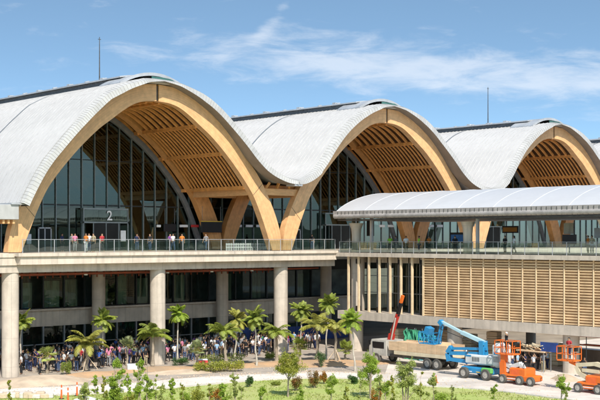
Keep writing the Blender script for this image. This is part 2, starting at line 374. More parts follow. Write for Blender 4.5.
# kerb between road and lawn, a real step
kb = MB()
for a, b in zip(near, near[1:]):
    kb.beam((a[0], a[1]-.16, GZ+.03), (b[0], b[1]-.16, GZ+.03), .22, .16)
tag(kb.build('road_kerb', 'kerb'), kind='structure')
def mound(name, cpx, rx, ry, h, m, ang=0, seed=0):
    c = G(*cpx); b = MB(); rows = []
    for i in range(9):
        r = i/8; row = []
        for j in range(33):
            t = 2*math.pi*j/32; k = 1+.13*math.sin(3*t+seed)+.08*math.sin(7*t+seed*2)
            x = math.cos(t)*rx*r*k; y = math.sin(t)*ry*r*k
            xx = x*math.cos(ang)-y*math.sin(ang); yy = x*math.sin(ang)+y*math.cos(ang)
            z = h*(1-r*r)**1.3 + (.07*h*noise.noise(Vector((xx*1.5, yy*1.5, seed))) if r < 1 else -.02)
            row.append((c[0]+xx, c[1]+yy, GZ+z))
        rows.append(row)
    return tag(b.grid(rows).build(name, m, smooth=True), kind='structure')
mound('planting_soil', (318, 364), 7.5, 2.6, .35, 'soil', R(-35), 1)
mound('planting_soil', (255, 366), 5.0, 1.5, .25, 'soil', R(-20), 2)
mound('planting_soil', (150, 370), 5.0, 1.6, .28, 'soil', R(-10), 3)
mound('planting_soil', (85, 376), 4.5, 1.6, .3, 'soil', R(5), 4)
mound('sand_bank', (35, 383), 5.5, 2.6, .55, 'sand', R(0), 5)
mound('sand_bank', (190, 372), 4.5, 1.5, .25, 'sand', R(-15), 6)
mound('sand_bank', (565, 380), 1.6, 1.0, .5, 'sand', R(60), 7)
# hills far behind the camera, seen only mirrored in the facade
hb = MB(); rows = [[], []]
for i in range(81):
    t = R(150)+R(170)*i/80; rr = 1500
    h = 34+26*noise.noise(Vector((i*.13, 0, 0)))+10*noise.noise(Vector((i*.5, 3, 0)))
    rows[0].append((rr*math.cos(t), rr*math.sin(t), GZ-2)); rows[1].append((rr*1.15*math.cos(t), rr*1.15*math.sin(t), GZ+h))
tag(hb.grid(rows).build('hills', 'hill', smooth=True), kind='structure')

gv = MB(); random.seed(44)
for k in range(5200):
    t = random.random()
    if t < .45:
        q = random.choice(near); x = q[0]+random.gauss(0, .5); y = q[1]+random.gauss(.1, .28)
    elif t < .7:
        q = random.choice(far); x = q[0]+random.gauss(0, .5); y = q[1]+random.gauss(.2, .5)
    else: x, y, _ = G(random.uniform(0, 600), random.uniform(364, 392))
    r = random.choice([.015, .02, .03, .045]); a = random.uniform(0, 6)
    gv.poly([(x+r*1.6*math.cos(a+u), y+r*1.6*math.sin(a+u), GZ+.006) for u in (0, 2.1, 4.2)]); i = len(gv.v); gv.v.append((x, y, GZ+r*1.5+.006)); gv.f += [(i-3, i-2, i), (i-2, i-1, i), (i-1, i-3, i)]
tag(gv.build('gravel', 'sand'), 'loose stones and crumbs of soil scattered over the road edges and paving', 'gravel', kind='stuff')
# lawn grass: tufts of small blades
gb = MB()
def in_lawn(x, y):
    # nearer to the camera than the kerb curve
    for a, b in zip(near, near[1:]):
        if a[0] <= x <= b[0] or b[0] <= x <= a[0]:
            yy = a[1]+(b[1]-a[1])*(x-a[0])/((b[0]-a[0]) or 1e-6)
            return y < yy-.5
    return False
cnt = 0
while cnt < 9000:
    px = random.uniform(-20, 620); py = random.uniform(380, 420)
    x, y, _ = G(px, py)
    if not in_lawn(x, y): continue
    if noise.noise(Vector((x*.35, y*.35, 4))) < random.uniform(-.5, .25): continue
    cnt += 1
    for k in range(3):
        a = random.uniform(0, 6.28); hgt = random.uniform(.05, .16); dx = math.cos(a)*.035; dy = math.sin(a)*.035
        ox = x+random.uniform(-.1, .1); oy = y+random.uniform(-.1, .1)
        gb.poly([(ox-dx, oy-dy, GZ+.02), (ox+dx, oy+dy, GZ+.02), (ox+random.uniform(-.06, .06), oy+random.uniform(-.06, .06), GZ+hgt)])
tag(gb.build('grass', 'grass'), 'patchy yellow-green grass growing over the lawn beside the road', 'grass', kind='stuff')

# ------------------------------------------------------------------ the terminal
T = empty('airport_terminal', (15, 0, GZ), 0, 'long airport terminal with three white wave roofs on curved timber arches above a concrete deck', 'terminal')
Tm = Matrix.Translation((-15, 0, -GZ))
def part(b, name, m, parent=None, smooth=False):
    o = b.build(name, m, parent or T, smooth)
    if parent is None: o.matrix_parent_inverse = Tm
    return o
AO = smooth_tab([(0, 15.25), (1.5, 15.15), (3, 14.88), (4.4, 14.3), (6, 13.3), (7.4, 12.1), (8.45, 11.1), (9.5, 10.05), (10.65, 8.8), (11.75, 7.55), (12.6, 6.35), (13.6, 4.6), (14.3, 3.1), (14.75, 1.7), (14.97, .05)])
AI = smooth_tab([(0, 13.72), (1.3, 13.62), (2.5, 13.28), (3.7, 12.6), (4.9, 11.75), (6.1, 10.9), (7.2, 9.95), (8.2, 9.0), (9.3, 7.85), (10.5, 6.45), (11.4, 5.2), (12.35, 3.3), (13.0, 1.75), (13.4, .8), (13.72, .05)])
def offs(tab, k):
    out = []
    for i, p in enumerate(tab):
        a = Vector(tab[max(i-1, 0)]); b = Vector(tab[min(i+1, len(tab)-1)]); t = (b-a).normalized(); nn = Vector((-t.y, t.x))
        if nn.y < 0: nn = -nn
        out.append((p[0]+nn.x*k, p[1]+nn.y*k))
    return out
# roof top line over half a bay: d from the crown, z
RT = smooth_tab([(0, 15.62), (1.2, 15.58), (2.4, 15.42), (4.7, 14.72), (6.5, 13.7), (8.2, 12.35), (9.8, 10.75), (11.2, 9.15), (12.5, 8.0), (13.9, 7.25), (15, 7.0)])
RE = [p for p in offs(AO, .62) if p[1] > 3.9]; RE = [p for p in RT if p[0] < 5.5]+[p for p in [(q[0], q[1]+.08) for q in RE] if p[0] > 6.2]   # the outer end of the row: the shell runs on down
AO_c = [AO[0]]+AO[1:]
def half_arch(cx, s, y0, y1, name='arch_leg', m='timber', gap=.13):
    b = MB(); o = [(cx+s*max(d, gap), z) for d, z in AO]; i = [(cx+s*max(d, gap), z) for d, z in AI]
    if s < 0: o, i = i, o
    b.band(o, i, y0, y1); ob = part(b, name, {'timber': 'glulam', 'timber_bounce': 'glulam_bounce'}[m])
    me = ob.data; uvl = me.uv_layers.new(name='UVMap'); acc = [0]
    for k in range(len(o)-1): acc.append(acc[-1]+math.hypot(o[k+1][0]-o[k][0], o[k+1][1]-o[k][1]))
    for lp in me.loops:
        vi = lp.vertex_index; uvl.data[lp.index].uv = (acc[vi//4], (vi % 2)*.99)
    if name == 'arch_leg':
        for dd in (12.5,) if m == 'timber' else ():
            kk = min(range(len(o)), key=lambda q: abs(abs(o[q][0]-cx)-dd)); kk = min(max(kk, 1), len(o)-2)
            A = Vector((o[kk][0], y0-.006, o[kk][1])); C_ = Vector((i[kk][0], y0-.006, i[kk][1])); MB().beam(A, C_, .02, .05, (0, 1, 0)).build('splice_joint', 'dark_metal', ob)
    return ob
BAYS = [15, 45, 75, 105]
for bi, cx in enumerate(BAYS):
    for s in (-1, 1):
        if bi == 3 and s == 1: continue
        half_arch(cx, s, 0, .78)
        half_arch(cx, s, 9.6, 10.4, m='timber_bounce')
        for yy in ((22, 34)): half_arch(cx, s, yy, yy+.7, name='inner_arch_leg', m='timber_bounce')
        # steel shoe at the foot
        part(MB().box((cx+s*13.75-.05 if s > 0 else cx+s*14.95, .1, 0), (cx+s*14.95 if s > 0 else cx+s*13.75+.05, .7, .09)), 'arch_shoe', 'dark_metal')
    # crown joint
    part(MB().box((cx-.1, .12, 13.8), (cx+.1, .6, 15.1)), 'crown_joint', 'dark_metal')
# ------ roof shells
def top_line(bi, cx):
    L_ = RT if bi > 0 else RE
    pts = [(cx-d, z, d) for d, z in reversed(L_)]+[(cx+d, z, d) for d, z in RT[1:]]
    return pts
def edge_y(d, endbay=False, left=False): 
    if left and not endbay: return -1.25-.8*max(0, (d-8)/7)**1.3 if d > 3 else -.62-.63*d/3
    if endbay: return -1.25 if d > 3 else -.62-.63*d/3
    return -.62-1.5*max(0, (d-8)/7)**1.3
for bi, cx in enumerate(BAYS):
    tl = top_line(bi, cx); b = MB()
    ys = [None, 4, 10, 20, 35, 55, 78]; YE = 77; YS = 43
    if bi == 3: tl = [q for q in tl if q[0] <= cx+.01]
    top = []; und = []
    for Y in ys:
        row = []; ru = []
        for x, z, d in tl:
            yy = edge_y(d, bi == 0 and x < cx, x < cx) if Y is None else Y
            row.append((x, yy, z)); ru.append((x, yy, z-.32))
        top.append(row); und.append(ru)
    b.grid([r[::-1] for r in top]); b.grid(und)
    b.grid([[p for p in top[0]], [p for p in und[0]]])
    if bi == 0: b.grid([[r[0] for r in top], [r[0] for r in und]])
    # standing seams: low ribs that follow the curve
    bs = MB()
    Y = -1.3
    while Y < min(60, YE):
        for k in range(len(tl)-1):
            (x0, z0, d0), (x1, z1, d1) = tl[k], tl[k+1]
            if d0 < 2.3 and d1 < 2.3: continue
            if x0 > cx: break                   # right halves are never in sight; they keep the plain sheet
            yy = max(Y, edge_y(d0, False, True)+.1)
            i = len(bs.v); bs.v += [(x0, yy, z0), (x0, yy+.045, z0+.06), (x0, yy+.09, z0), (x1, yy, z1), (x1, yy+.045, z1+.06), (x1, yy+.09, z1)]
            bs.f += [(i, i+3, i+4, i+1), (i+1, i+4, i+5, i+2)]
        Y += .62
    shell = part(b, 'roof_shell', 'roof_white')
    bs.build('standing_seam', 'roof_seam_shade', shell)
    # expansion joint across the shell
    for Yj in ((12.0, 32.0)):
        j = MB()
        for k in range(len(tl)-1):
            (x0, z0, d0), (x1, z1, d1) = tl[k], tl[k+1]
            if x0 > cx-2.2: break
            j.beam((x0, Yj, z0+.03), (x1, Yj, z1+.03), .16, .07)
        j.build('roof_joint', 'steel_grey', shell)
    # edge band: sloping ribbed fascia with a dark soffit under it
    f = MB(); r0 = []; r1 = []; r2 = []; r3 = []
    for k, (x, z, d) in enumerate(tl):
        a = tl[max(k-1, 0)]; c = tl[min(k+1, len(tl)-1)]; t = Vector((c[0]-a[0], c[1]-a[1])).normalized(); nn = Vector((-t.y, t.x))
        if nn.y < 0: nn = -nn
        ey = edge_y(d, bi == 0 and x < cx, x < cx); drop = lerp(.20, .68 if x < cx else .78, min(1, d/5)) if d < 12 or (bi == 0 and x < cx) else lerp(.78, .5, (d-12)/3)
        r0.append((x+nn.x*.03, ey+.10, z+nn.y*.03)); r1.append((x-nn.x*.16, ey-.42, z-nn.y*.16))
        r2.append((x-nn.x*drop, ey-.52, z-nn.y*drop)); r3.append((x-nn.x*(drop+.02), ey+1.0 if ey+1.0 < .4 else .3, z-nn.y*(drop+.02)))
    f.grid([r0[::-1], r1[::-1], r2[::-1]])
    fas = part(f, 'roof_fascia', 'roof_band')
    MB().grid([r2[::-1], r3[::-1]]).build('fascia_soffit', 'soffit_metal', fas)
    g = MB(); acc = 0; last = r1[0]; jit = 0
    for k in range(len(r0)-1):
        seg = (Vector(r1[k+1])-Vector(r1[k])).length; n_ = max(1, round(seg/.32))
        for q in range(n_):
            t = (q+.5)/n_; A = Vector(r0[k]).lerp(Vector(r0[k+1]), t); B = Vector(r1[k]).lerp(Vector(r1[k+1]), t); C = Vector(r2[k]).lerp(Vector(r2[k+1]), t)
            nn = Vector((0, -.5, .3)).normalized()*.012
            g.beam(A+nn, B+nn, .03, .015, (0, -1, 1)); g.beam(B+nn, C+nn, .03, .015, (0, -1, 0))
    g.build('fascia_seams', 'band_seam', fas)
    # ridge: louvred box with a metal cap, arched hood and glazed front
    rb = MB()
    for s in (-1, 1): rb.box((cx+s*2.3-.06, 2.2, 15.3), (cx+s*2.3+.06, YE, 16.0))
    lou = part(rb, 'ridge_louvre', 'dark_metal')
    lb = MB()
    for s in (-1, 1):
        for zz in (15.5, 15.62, 15.74, 15.86): lb.box((cx+s*2.42-.05, 2.3, zz), (cx+s*2.42+.05, YE, zz+.035))
    lb.build('louvre_blade', 'steel_grey', lou)
    def arc(hw, z0, h, n=14): return [(cx-hw+2*hw*i/n, z0+h*(1-(2*i/n-1)**2)) for i in range(n+1)]
    c1 = arc(2.75, 15.98, .28)
    cb = MB().band(c1, [(x, z-.13) for x, z in c1], 2.0, YE)
    for yy in range(5, YE-1, 3):
        cb.beam((cx-2.75, yy, 16.0), (cx-2.3, yy, 16.12), .12, .12)
        cb.box((cx-2.2, yy+.8, 16.0), (cx-1.6, yy+1.3, 16.26)) if yy % 2 else None
    part(cb, 'ridge_cap', 'cap_metal')
    c2 = arc(3.7, 15.2, 1.12)
    hb_ = MB().band(c2, [(x, z-.16) for x, z in c2], 0.6, 4.0 if bi < 3 else 3.9); hood = part(hb_, 'ridge_hood', 'cap_metal')
    MB().band([(x, z+.05) for x, z in c2], [(x, z-.24) for x, z in c2], .48, .6).build('hood_edge', 'cap_metal', hood)
    tg = MB(); xs = [cx-.3+3.4*i/12 for i in range(13)]
    a0 = [(x, interp(RT, abs(x-cx))[0]-.10) for x in xs]; a1 = [(x, min(15.2+1.12*(1-((x-cx)/3.7)**2)-.14, interp(RT, abs(x-cx))[0]+.40)) for x in xs]
    tg.band(a1, a0, .45, .55); part(tg, 'ridge_window', 'teal_glass')
    # ------ timber soffit: boards, ribs that follow the arch, cross purlins
    sb = MB(); SO = offs(AI, .95); SO = [(d, z) for d, z in SO if z > 5.9]
    line = [(cx-d, z) for d, z in reversed(SO)]+[(cx+d, z) for d, z in SO[1:]]
    sb.band([(x, z+.12) for x, z in line], line, .8, YS+1)
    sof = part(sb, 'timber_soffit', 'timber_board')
    SI = offs(AI, .04); SI = [(d, z) for d, z in SI if z > 5.9]
    for s in (-1, 1):
        rib1 = MB(); n1_ = 0
        up = [(o, i) for o, i in zip(SO, SI) if i[0] < 5.0]; dn = [(o, i) for o, i in zip(SO, SI) if i[0] >= 4.7]
        def ribs(bm, seq, y0, y1, step, th, dp=.3):
            yv = y0
            while yv < y1:
                i = [(cx+s*c[0], c[1]) for _, c in seq]; o = [(cx+s*(c[0]+(a[0]-c[0])*dp), c[1]+(a[1]-c[1])*dp) for a, c in seq]
                if s < 0: o, i = i, o
                bm.band(o, i, yv, yv+th); yv += step
        ribs(rib1, up, 1.5, 9.4, 1.0, .22, .24); ribs(rib1, dn, 1.2, 9.5, .56, .16, .12)
        ribs(rib1, SO and list(zip(SO, SI)), 11.2, YS, 1.5, .2)
        rib1.build('soffit_ribs', 'timber_bounce', sof)
        for d0 in (.7, 4.9, 7.9, 10.75):
            z0 = interp(AI, d0)[0]; pb = MB()
            pb.box((cx+s*d0-.11, .78, z0-.12), (cx+s*d0+.11, 9.6, z0+.22)); pb.box((cx+s*d0-.11, 10.4, z0-.12), (cx+s*d0+.11, YS, z0+.22))
            pb.build('purlin', 'timber_bounce', sof)
    # springing beams between the legs, in depth and across the valley
    for s in (-1, 1):
        if bi == 0 and s < 0: continue
        if bi == 3 and s > 0: continue
        part(MB().box((cx+s*11.35-.25, .8, 5.45), (cx+s*11.35+.25, 9.58, 6.15)), 'springing_beam', 'timber')
for vx in (30, 60, 90):
    for yy in (.25, 9.75):
        part(MB().box((vx-3.35, yy, 5.5), (vx+3.35, yy+.4, 6.15)), 'tie_beam', 'timber')
    # valley gutter outlet
    part(MB().box((vx-.5, -2.5, 6.35), (vx+.5, -1.2, 6.62)), 'gutter_outlet', 'cap_metal')
    # strut frames between springing beam and valley
    vb = MB()
    for dx in (-1.7, -.3, 1.3): vb.beam((vx+dx, .5, 6.15), (vx+dx*.85, .2, 6.75), .22, .22)
    for k in range(9): vb.box((vx-3.1, 1+k*1.0, 6.05), (vx+3.1, 1.16+k*1.0, 6.5))
    part(vb, 'valley_framing', 'timber_bounce')
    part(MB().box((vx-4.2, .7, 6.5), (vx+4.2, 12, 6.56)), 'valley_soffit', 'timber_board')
# end eave of the first shell: gutter box, brackets
gx = MB().bev((-9, -1.2, 2.75), (.42, 2.2, 3.98), .04); gut = part(gx, 'eave_gutter', 'roof_band')
gb2 = MB()
for k in range(20): gb2.box((-8.6+k*.45, -1.0, 2.42), (-8.42+k*.45, 2.0, 2.74))
gb2.build('gutter_brackets', 'timber', gut)
part(MB().box((-.35, -1.35, 3.98), (1.0, 1.2, 4.12)), 'eave_flashing', 'cap_metal')

# ------ curtain wall under each arch
YG = 11.6
def wall_top(cx, x):
    d = abs(x-cx); z = interp([(p[0], p[1]) for p in AI], d)[0] if d < 13.7 else 0
    return z
for bi, cx in enumerate(BAYS):
    x0, x1 = cx-15, cx+15
    if bi == 0: x0 = -9
    xs = []; x = x0
    while x < x1-.01: xs.append(x); x += 1.44
    xs.append(x1)
    def ztop(x): return max(6.3, interp(AI, abs(x-cx))[0]+.1) if abs(x-cx) < 11 else 6.3
    gw = MB(); fine = []
    for a, c in zip(xs, xs[1:]):
        gw.poly([(a+.004, YG, .02), (c-.004, YG, .02), (c-.004, YG, ztop(c)), ((a+c)/2, YG, ztop((a+c)/2)), (a+.004, YG, ztop(a))])
    wall = part(gw, 'glass_wall', 'facade_glass')
    mu = MB(); md = MB()
    for x in xs: mu.box((x-.035, YG-.16, .02), (x+.035, YG+.05, ztop(x)))
    mu.build('mullion', 'mullion', wall)
    for zz, h in ((4.4, .14), (8.9, .08), (12.6, .08)):
        xa = [x for x in [x0+i*.25 for i in range(int((x1-x0)/.25)+1)] if ztop(x) > zz+.2]
        if xa: md.box((xa[0], YG-.10, zz), (xa[-1], YG-.02, zz+h))
    md.build('transom', 'mullion_dark', wall)
    # grey steel arch that frames the glazing
    o = offs(AI, -.02); i = offs(AI, -.52)
    for s in (-1, 1):
        O = [(cx+s*d, z) for d, z in o if z > .1]; I = [(cx+s*max(d, 0), z) for (d, z), q in zip(i, o) if q[1] > .1]
        if s < 0: O, I = I, O
        part(MB().band(O, I, YG-.55, YG-.2), 'glazing_arch', 'steel_grey')
# ------ entrances: portal, doors
def entrance(xa, xb, big=True):
    pb = MB(); y0 = YG-.75
    pb.box((xa, y0, 4.05), (xb, YG-.2, 4.2)); pb.box((xa, y0, 2.72), (xb, YG-.2, 2.86))
    for x in (xa, xb-.1): pb.box((x, y0, .02), (x+.1, y0+.1, 4.05))
    e = part(pb, 'entrance_portal', 'mullion')
    gp = MB(); n = 3
    for k in range(n):
        a = xa+.12+(xb-xa-.24)*k/n; c = xa+.12+(xb-xa-.24)*(k+1)/n
        gp.poly([(a, y0+.04, 2.87), (c-.02, y0+.04, 2.87), (c-.02, y0+.04, 4.04), (a, y0+.04, 4.04)])
    gp.build('transom_glass', 'facade_glass', e)
    m = (xa+xb)/2
    fr = MB()
    for x in (m-1.45, m, m+1.45): fr.box((x-.04, y0, .02), (x+.04, y0+.1, 2.72))
    d = fr.build('door', 'mullion', e); 
    MB().box((m-1.4, y0+.03, .05), (m+1.4, y0+.06, 2.68)).build('door_glass', 'inner_dark', d)
    return e
entrance(13.8, 19.0)
for bx in (9.2, 41.2):
    fr = MB()
    for x in (bx, bx+.66, bx+1.32): fr.box((x-.05, YG-.3, .02), (x+.05, YG-.17, 2.25))
    fr.box((bx-.05, YG-.3, 2.15), (bx+1.37, YG-.17, 2.27)); d = part(fr, 'side_door', 'cap_metal')
    MB().box((bx+.05, YG-.26, .04), (bx+1.27, YG-.2, 2.15)).build('door_glass', 'inner_dark', d)
entrance(46.0, 51.0); entrance(74, 79)
# interior: floor, back wall, desks as dark shapes, kiosks
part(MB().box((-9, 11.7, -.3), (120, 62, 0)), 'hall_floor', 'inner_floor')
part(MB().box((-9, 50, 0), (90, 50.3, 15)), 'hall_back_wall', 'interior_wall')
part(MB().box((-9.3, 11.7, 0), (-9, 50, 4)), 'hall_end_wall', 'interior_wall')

# ------ deck slab, beams, columns, lower storeys
dk = MB(); dk.box((.35, -1.55, -.95), (36.0, .0, -.28)); dk.box((-12, .0, -.95), (130, 11.6, -.28)); dk.box((-12, -.9, -1.0), (.35, 0, -.35))
part(dk, 'deck_slab', 'concrete_pale')
part(MB().box((.1, -1.75, -.28), (36.1, .0, 0)).box((-12, 0, -.28), (130, 11.6, 0)).box((-12, -1.0, -.35), (.1, 0, -.05)), 'deck_kerb', 'concrete_pale')
part(MB().box((-12, -.75, -1.62), (36.5, .55, -.95)), 'edge_beam', 'concrete')
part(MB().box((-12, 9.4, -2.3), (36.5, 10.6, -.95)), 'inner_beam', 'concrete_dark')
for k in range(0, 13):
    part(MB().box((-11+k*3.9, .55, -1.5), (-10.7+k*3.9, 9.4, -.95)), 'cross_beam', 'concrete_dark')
for x in (-15, .25, 15, 29.8):
    part(MB().cyl(x, 0, GZ, -1.62, .70, 32), 'column', 'concrete', smooth=True)
for x in (-.3, 14.8, 30.0, 45): part(MB().cyl(x, 9.7, GZ, -1.2, .64, 32), 'column', 'concrete', smooth=True)
# pipes and lamps under the deck
for yy, zz, rr in ((1.2, -1.85, .07), (2.3, -1.9, .09), (5.0, -2.0, .07), (8.6, -2.15, .1)):
    part(MB().tube([(-12, yy, zz), (36, yy, zz)], rr, 8), 'service_pipe', 'red_pipe')
for k in range(60): part(MB().box((-11.5+k*.8, 8.9, -2.5), (-11.4+k*.8, 8.98, -1.9)), 'pipe_hanger', 'red_pipe')
for x in (1.9, 8.5, 17.3, 22.5, 27.5): part(MB().cyl(x, 1.7, -2.05, -1.9, .16, 12), 'ceiling_lamp', 'lamp_white')
YL = 11.0
part(MB().box((-12, YL, -7.15), (60, YL+.5, -5.55)), 'spandrel', 'concrete')
part(MB().box((-12, YL-.6, -5.62), (60, YL, -5.47)), 'spandrel_ledge', 'concrete')
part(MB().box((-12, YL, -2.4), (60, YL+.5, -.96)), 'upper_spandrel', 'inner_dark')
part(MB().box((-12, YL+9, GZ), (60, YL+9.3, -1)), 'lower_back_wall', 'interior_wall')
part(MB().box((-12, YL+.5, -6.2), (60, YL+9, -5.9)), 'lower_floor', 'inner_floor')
for cxx, x0, x1 in ((0, -11, -.5), (1, .5, 14.1), (2, 15.5, 29.3), (3, 30.7, 44)):
    for z0, z1, tz in ((-5.5, -2.4, None), (GZ+.02, -7.15, -8.9)):
        wn = MB().poly([(x0, YL+.2, z0), (x1, YL+.2, z0), (x1, YL+.2, z1), (x0, YL+.2, z1)])
        wo_ = part(wn, 'window', 'low_glass'); fr = MB(); n = 6
        for k in range(n+1):
            x = x0+(x1-x0)*k/n; fr.box((x-.07, YL+.05, z0), (x+.07, YL+.3, z1))
        fr.box((x0, YL+.05, z0), (x1, YL+.3, z0+.1))
        if tz: fr.box((x0, YL-.02, tz), (x1, YL+.04, tz+.09))
        fr.build('window_frame', 'mullion_dark' if not tz else 'steel_grey', wo_)
        # blind-like pale panels added behind the upper-storey glass to lighten its dark interior
        if not tz:
            bl = MB()
            for k in range(n):
                if random.random() < .75:
                    xa = x0+(x1-x0)*(k+.12)/n; bl.box((xa, YL+.6, z0+.12), (xa+(x1-x0)/n*random.uniform(.4, .8), YL+.65, z1-random.uniform(.0, .6)))
            if bl.v: bl.build('lightening_panel', 'lightening_green', wo_)

# antennas on the ridge
for x, y, z1, lab in ((15, PX(99.5, 84, 15)[1], PX(99.5, 37, 15)[2], 'thin dark lightning mast on the ridge of the nearest, leftmost roof'), (75, PX(488, 122, 75)[1], PX(488, 87, 75)[2], 'thin dark lightning mast on the ridge of the farthest, rightmost roof')):
    a = empty('lightning_mast', (x, y, 16.2), 0, lab, 'mast', 'masts on the roof ridges')
    MB().tube([(0, 0, 0), (0, 0, (z1-16.2)*.55), (0, 0, z1-16.2)], [.07, .05, .035], 8).build('pole', 'dark_metal', a)
    MB().box((-.2, -.2, 0), (.2, .2, .25)).build('base', 'cap_metal', a)
    MB().box((-.16, -.03, z1-16.2-.25), (.16, .03, z1-16.2-.2)).build('crossbar', 'dark_metal', a)

# ------------------------------------------------------------------ wing at right
XW = 36.2
W = empty('side_wing', (XW, -13, GZ), 0, 'long raised side wing of the terminal clad in horizontal timber slats on concrete columns', 'building')
Wm = Matrix.Translation((-XW, 13, -GZ))
def wpart(b, name, m, parent=None, smooth=False):
    o = b.build(name, m, parent or W, smooth)
    if parent is None: o.matrix_parent_inverse = Wm
    return o
wpart(MB().box((XW-.35, -50, -.62), (XW+17, -1.56, -.22)), 'wing_slab', 'concrete')
wpart(MB().box((XW-.1, -50, -6.95), (XW+17, -1.6, -6.12)), 'lower_slab', 'concrete')
for y in (-3.1, -16.2, -29.2, -42.2):
    wpart(MB().cyl(XW+1.1, y, GZ, -6.95, .7, 32), 'column', 'concrete', smooth=True)
    wpart(MB().cyl(XW+1.3, y, -6.11, -.63, .7, 32), 'column', 'concrete', smooth=True)
    wpart(MB().cyl(XW+14, y+1, GZ, -6.96, .5, 20), 'column', 'concrete', smooth=True)
sy = [-3.05-1.456*k for k in range(8)]
for y in sy: wpart(MB().box((XW-.03, y-.10, -6.11), (XW+.14, y+.10, -.63)), 'timber_post', 'post_wood')
# recessed windows behind the posts
wg = MB().poly([(XW+2.7, -1.7, -6.1), (XW+2.7, -14, -6.1), (XW+2.7, -14, -.65), (XW+2.7, -1.7, -.65)])
wgo = wpart(wg, 'window', 'low_glass')
fr = MB()
for k in range(9): fr.box((XW+2.55, -1.8-k*1.456, -6.1), (XW+2.72, -1.68-k*1.456, -.65))
for z in (-2.6, -4.3): fr.box((XW+2.5, -14, z), (XW+2.54, -1.7, z+.07))
fr.build('window_frame', 'steel_grey', wgo)
wpart(MB().box((XW+2.55, -14, -1.25), (XW+2.9, -1.7, -.63)), 'window_head', 'concrete')
wpart(MB().box((XW+8, -45, -6.1), (XW+8.2, -1.7, -.65)), 'wing_inner_wall', 'interior_wall')
for k in range(7):
    for z in (-1.35, -6.1):
        if k % 2 == 0: 
            y = sy[k]-.73; wpart(MB().bev((XW+.5, y-.2, z), (XW+.9, y+.2, z+.5), .04), 'floodlight', 'sign_black')
# slat screen: one panel per bay
pan = MB(); H0, H1 = -6.08, -.66; nsl = 23; stp = (H1-H0)/nsl
for k in range(nsl):
    z = H0+k*stp; i = len(pan.v)
    pan.v += [(.02, -1.36, z+.02), (.14, -1.36, z+.06), (.14, -1.36, z+.10), (.02, -1.36, z+.15), (.02, -.10, z+.02), (.14, -.10, z+.06), (.14, -.10, z+.10), (.02, -.10, z+.15)]
    pan.f += [tuple(i+q for q in fz) for fz in ((0,1,5,4),(1,2,6,5),(2,3,7,6),(3,0,4,7),(3,2,1,0),(4,5,6,7))]
pm = pan.mesh('slat_panel', 'slat_wood')
bkm = MB().box((.30, -1.456, H0), (.34, 0, H1)).mesh('backing', 'slat_back')
y = sy[-1]
while y > -46:
    o = bpy.data.objects.new('slat_panel', pm); col.objects.link(o); o.parent = W; o.matrix_parent_inverse = Wm; o.location = (XW, y, 0)
    q = bpy.data.objects.new('backing', bkm); col.objects.link(q); q.parent = o
    wpart(MB().box((XW-.03, y-1.456-.04, H0-.03), (XW+.16, y-1.456+.04, H1+.04)), 'screen_post', 'post_wood')
    y -= 1.456
# service wall and pale shed seen through under the wing
tag(MB().box((XW+6.4, -60, GZ), (XW+6.6, -10, -8.75)).build('site_hoarding', 'concrete_dark'), 'long low dark brown hoarding under the slatted side wing', 'hoarding')
sh = empty('site_shed', (70, -18, GZ), 0, 'pale low shed seen through beneath the side wing', 'shed')
MB().box((0, -22, 0), (12, 24, 3.1)).build('wall', 'concrete_pale', sh)
MB().box((-.5, -22.5, 3.1), (12.5, 24.5, 3.4)).build('roof', 'cap_metal', sh)
MB().box((-.05, -20, .6), (-.01, -12, 2.4)).build('shutter', 'steel_grey', sh)

# railings: posts and panes of their own
def railing(name, pts, lab, px_):
    r = empty(name, (*pts[0][:2], 0), 0, lab, 'railing', 'glass railings of the deck')
    ox, oy, _ = r.location
    n = len(pts)-1; pm_ = MB().box((-.025, -.025, 0), (.025, .025, 1.12)).mesh('railing_post', 'cap_metal')
    for p in pts:
        o = bpy.data.objects.new('railing_post', pm_); col.objects.link(o); o.parent = r; o.location = (p[0]-ox, p[1]-oy, px_)
    for a, b in zip(pts, pts[1:]):
        m = MB(); A = Vector((a[0]-ox, a[1]-oy, 0)); B = Vector((b[0]-ox, b[1]-oy, 0)); d = (B-A).normalized()*.05; A += d; B -= d
        m.poly([(A.x, A.y, px_+.08), (B.x, B.y, px_+.08), (B.x, B.y, px_+1.03), (A.x, A.y, px_+1.03)]); m.build('glass_panel', 'rail_glass', r)
    hb_ = MB()
    hb_.beam((pts[0][0]-ox, pts[0][1]-oy, px_+1.12), (pts[-1][0]-ox, pts[-1][1]-oy, px_+1.12), .06, .045); hb_.build('handrail', 'rail_metal', r)
    return r
railing('glass_railing', [(.6+1.47*k, -1.45) for k in range(25)], 'glass balustrade with slim posts along the main deck in front of the arches', 0)
railing('glass_railing', [(XW-.2, -2-1.456*k) for k in range(31)], 'glass balustrade running along the top of the slatted side wing', -.22)

# ------------------------------------------------------------------ canopy over the wing
C = empty('walkway_canopy', (42, -3, 0), 0, 'long white vaulted membrane canopy with grey fascia over the side wing deck', 'canopy')
Cm = Matrix.Translation((-42, 3, 0))
def cpart(b, name, m, parent=None, smooth=False):
    o = b.build(name, m, parent or C, smooth)
    if parent is None: o.matrix_parent_inverse = Cm
    return o
def cz(x): 
    t = (x-42.6)/7.6; return 3.95+2.0*max(0, 1-abs(t)**2.0)**.85
xs = [35.0+15.2*i/26 for i in range(27)]
nb = 13; bay = 4.0
for k in range(nb):
    y0 = -2.6-bay*k; rows = []
    for j in range(7):
        t = j/6; y = y0-bay*t; sag = 0
        rows.append([(x, y+.25*(x-42)*.0, cz(x)+sag*(1 if 36 < x < 49 else 0)+.0) for x in xs])
    cpart(MB().grid(rows[::-1]), 'membrane', 'canopy_white')
    cpart(MB().tube([(x, y0, cz(x)+.005) for x in xs], .02, 6), 'membrane_rib', 'canopy_rib')
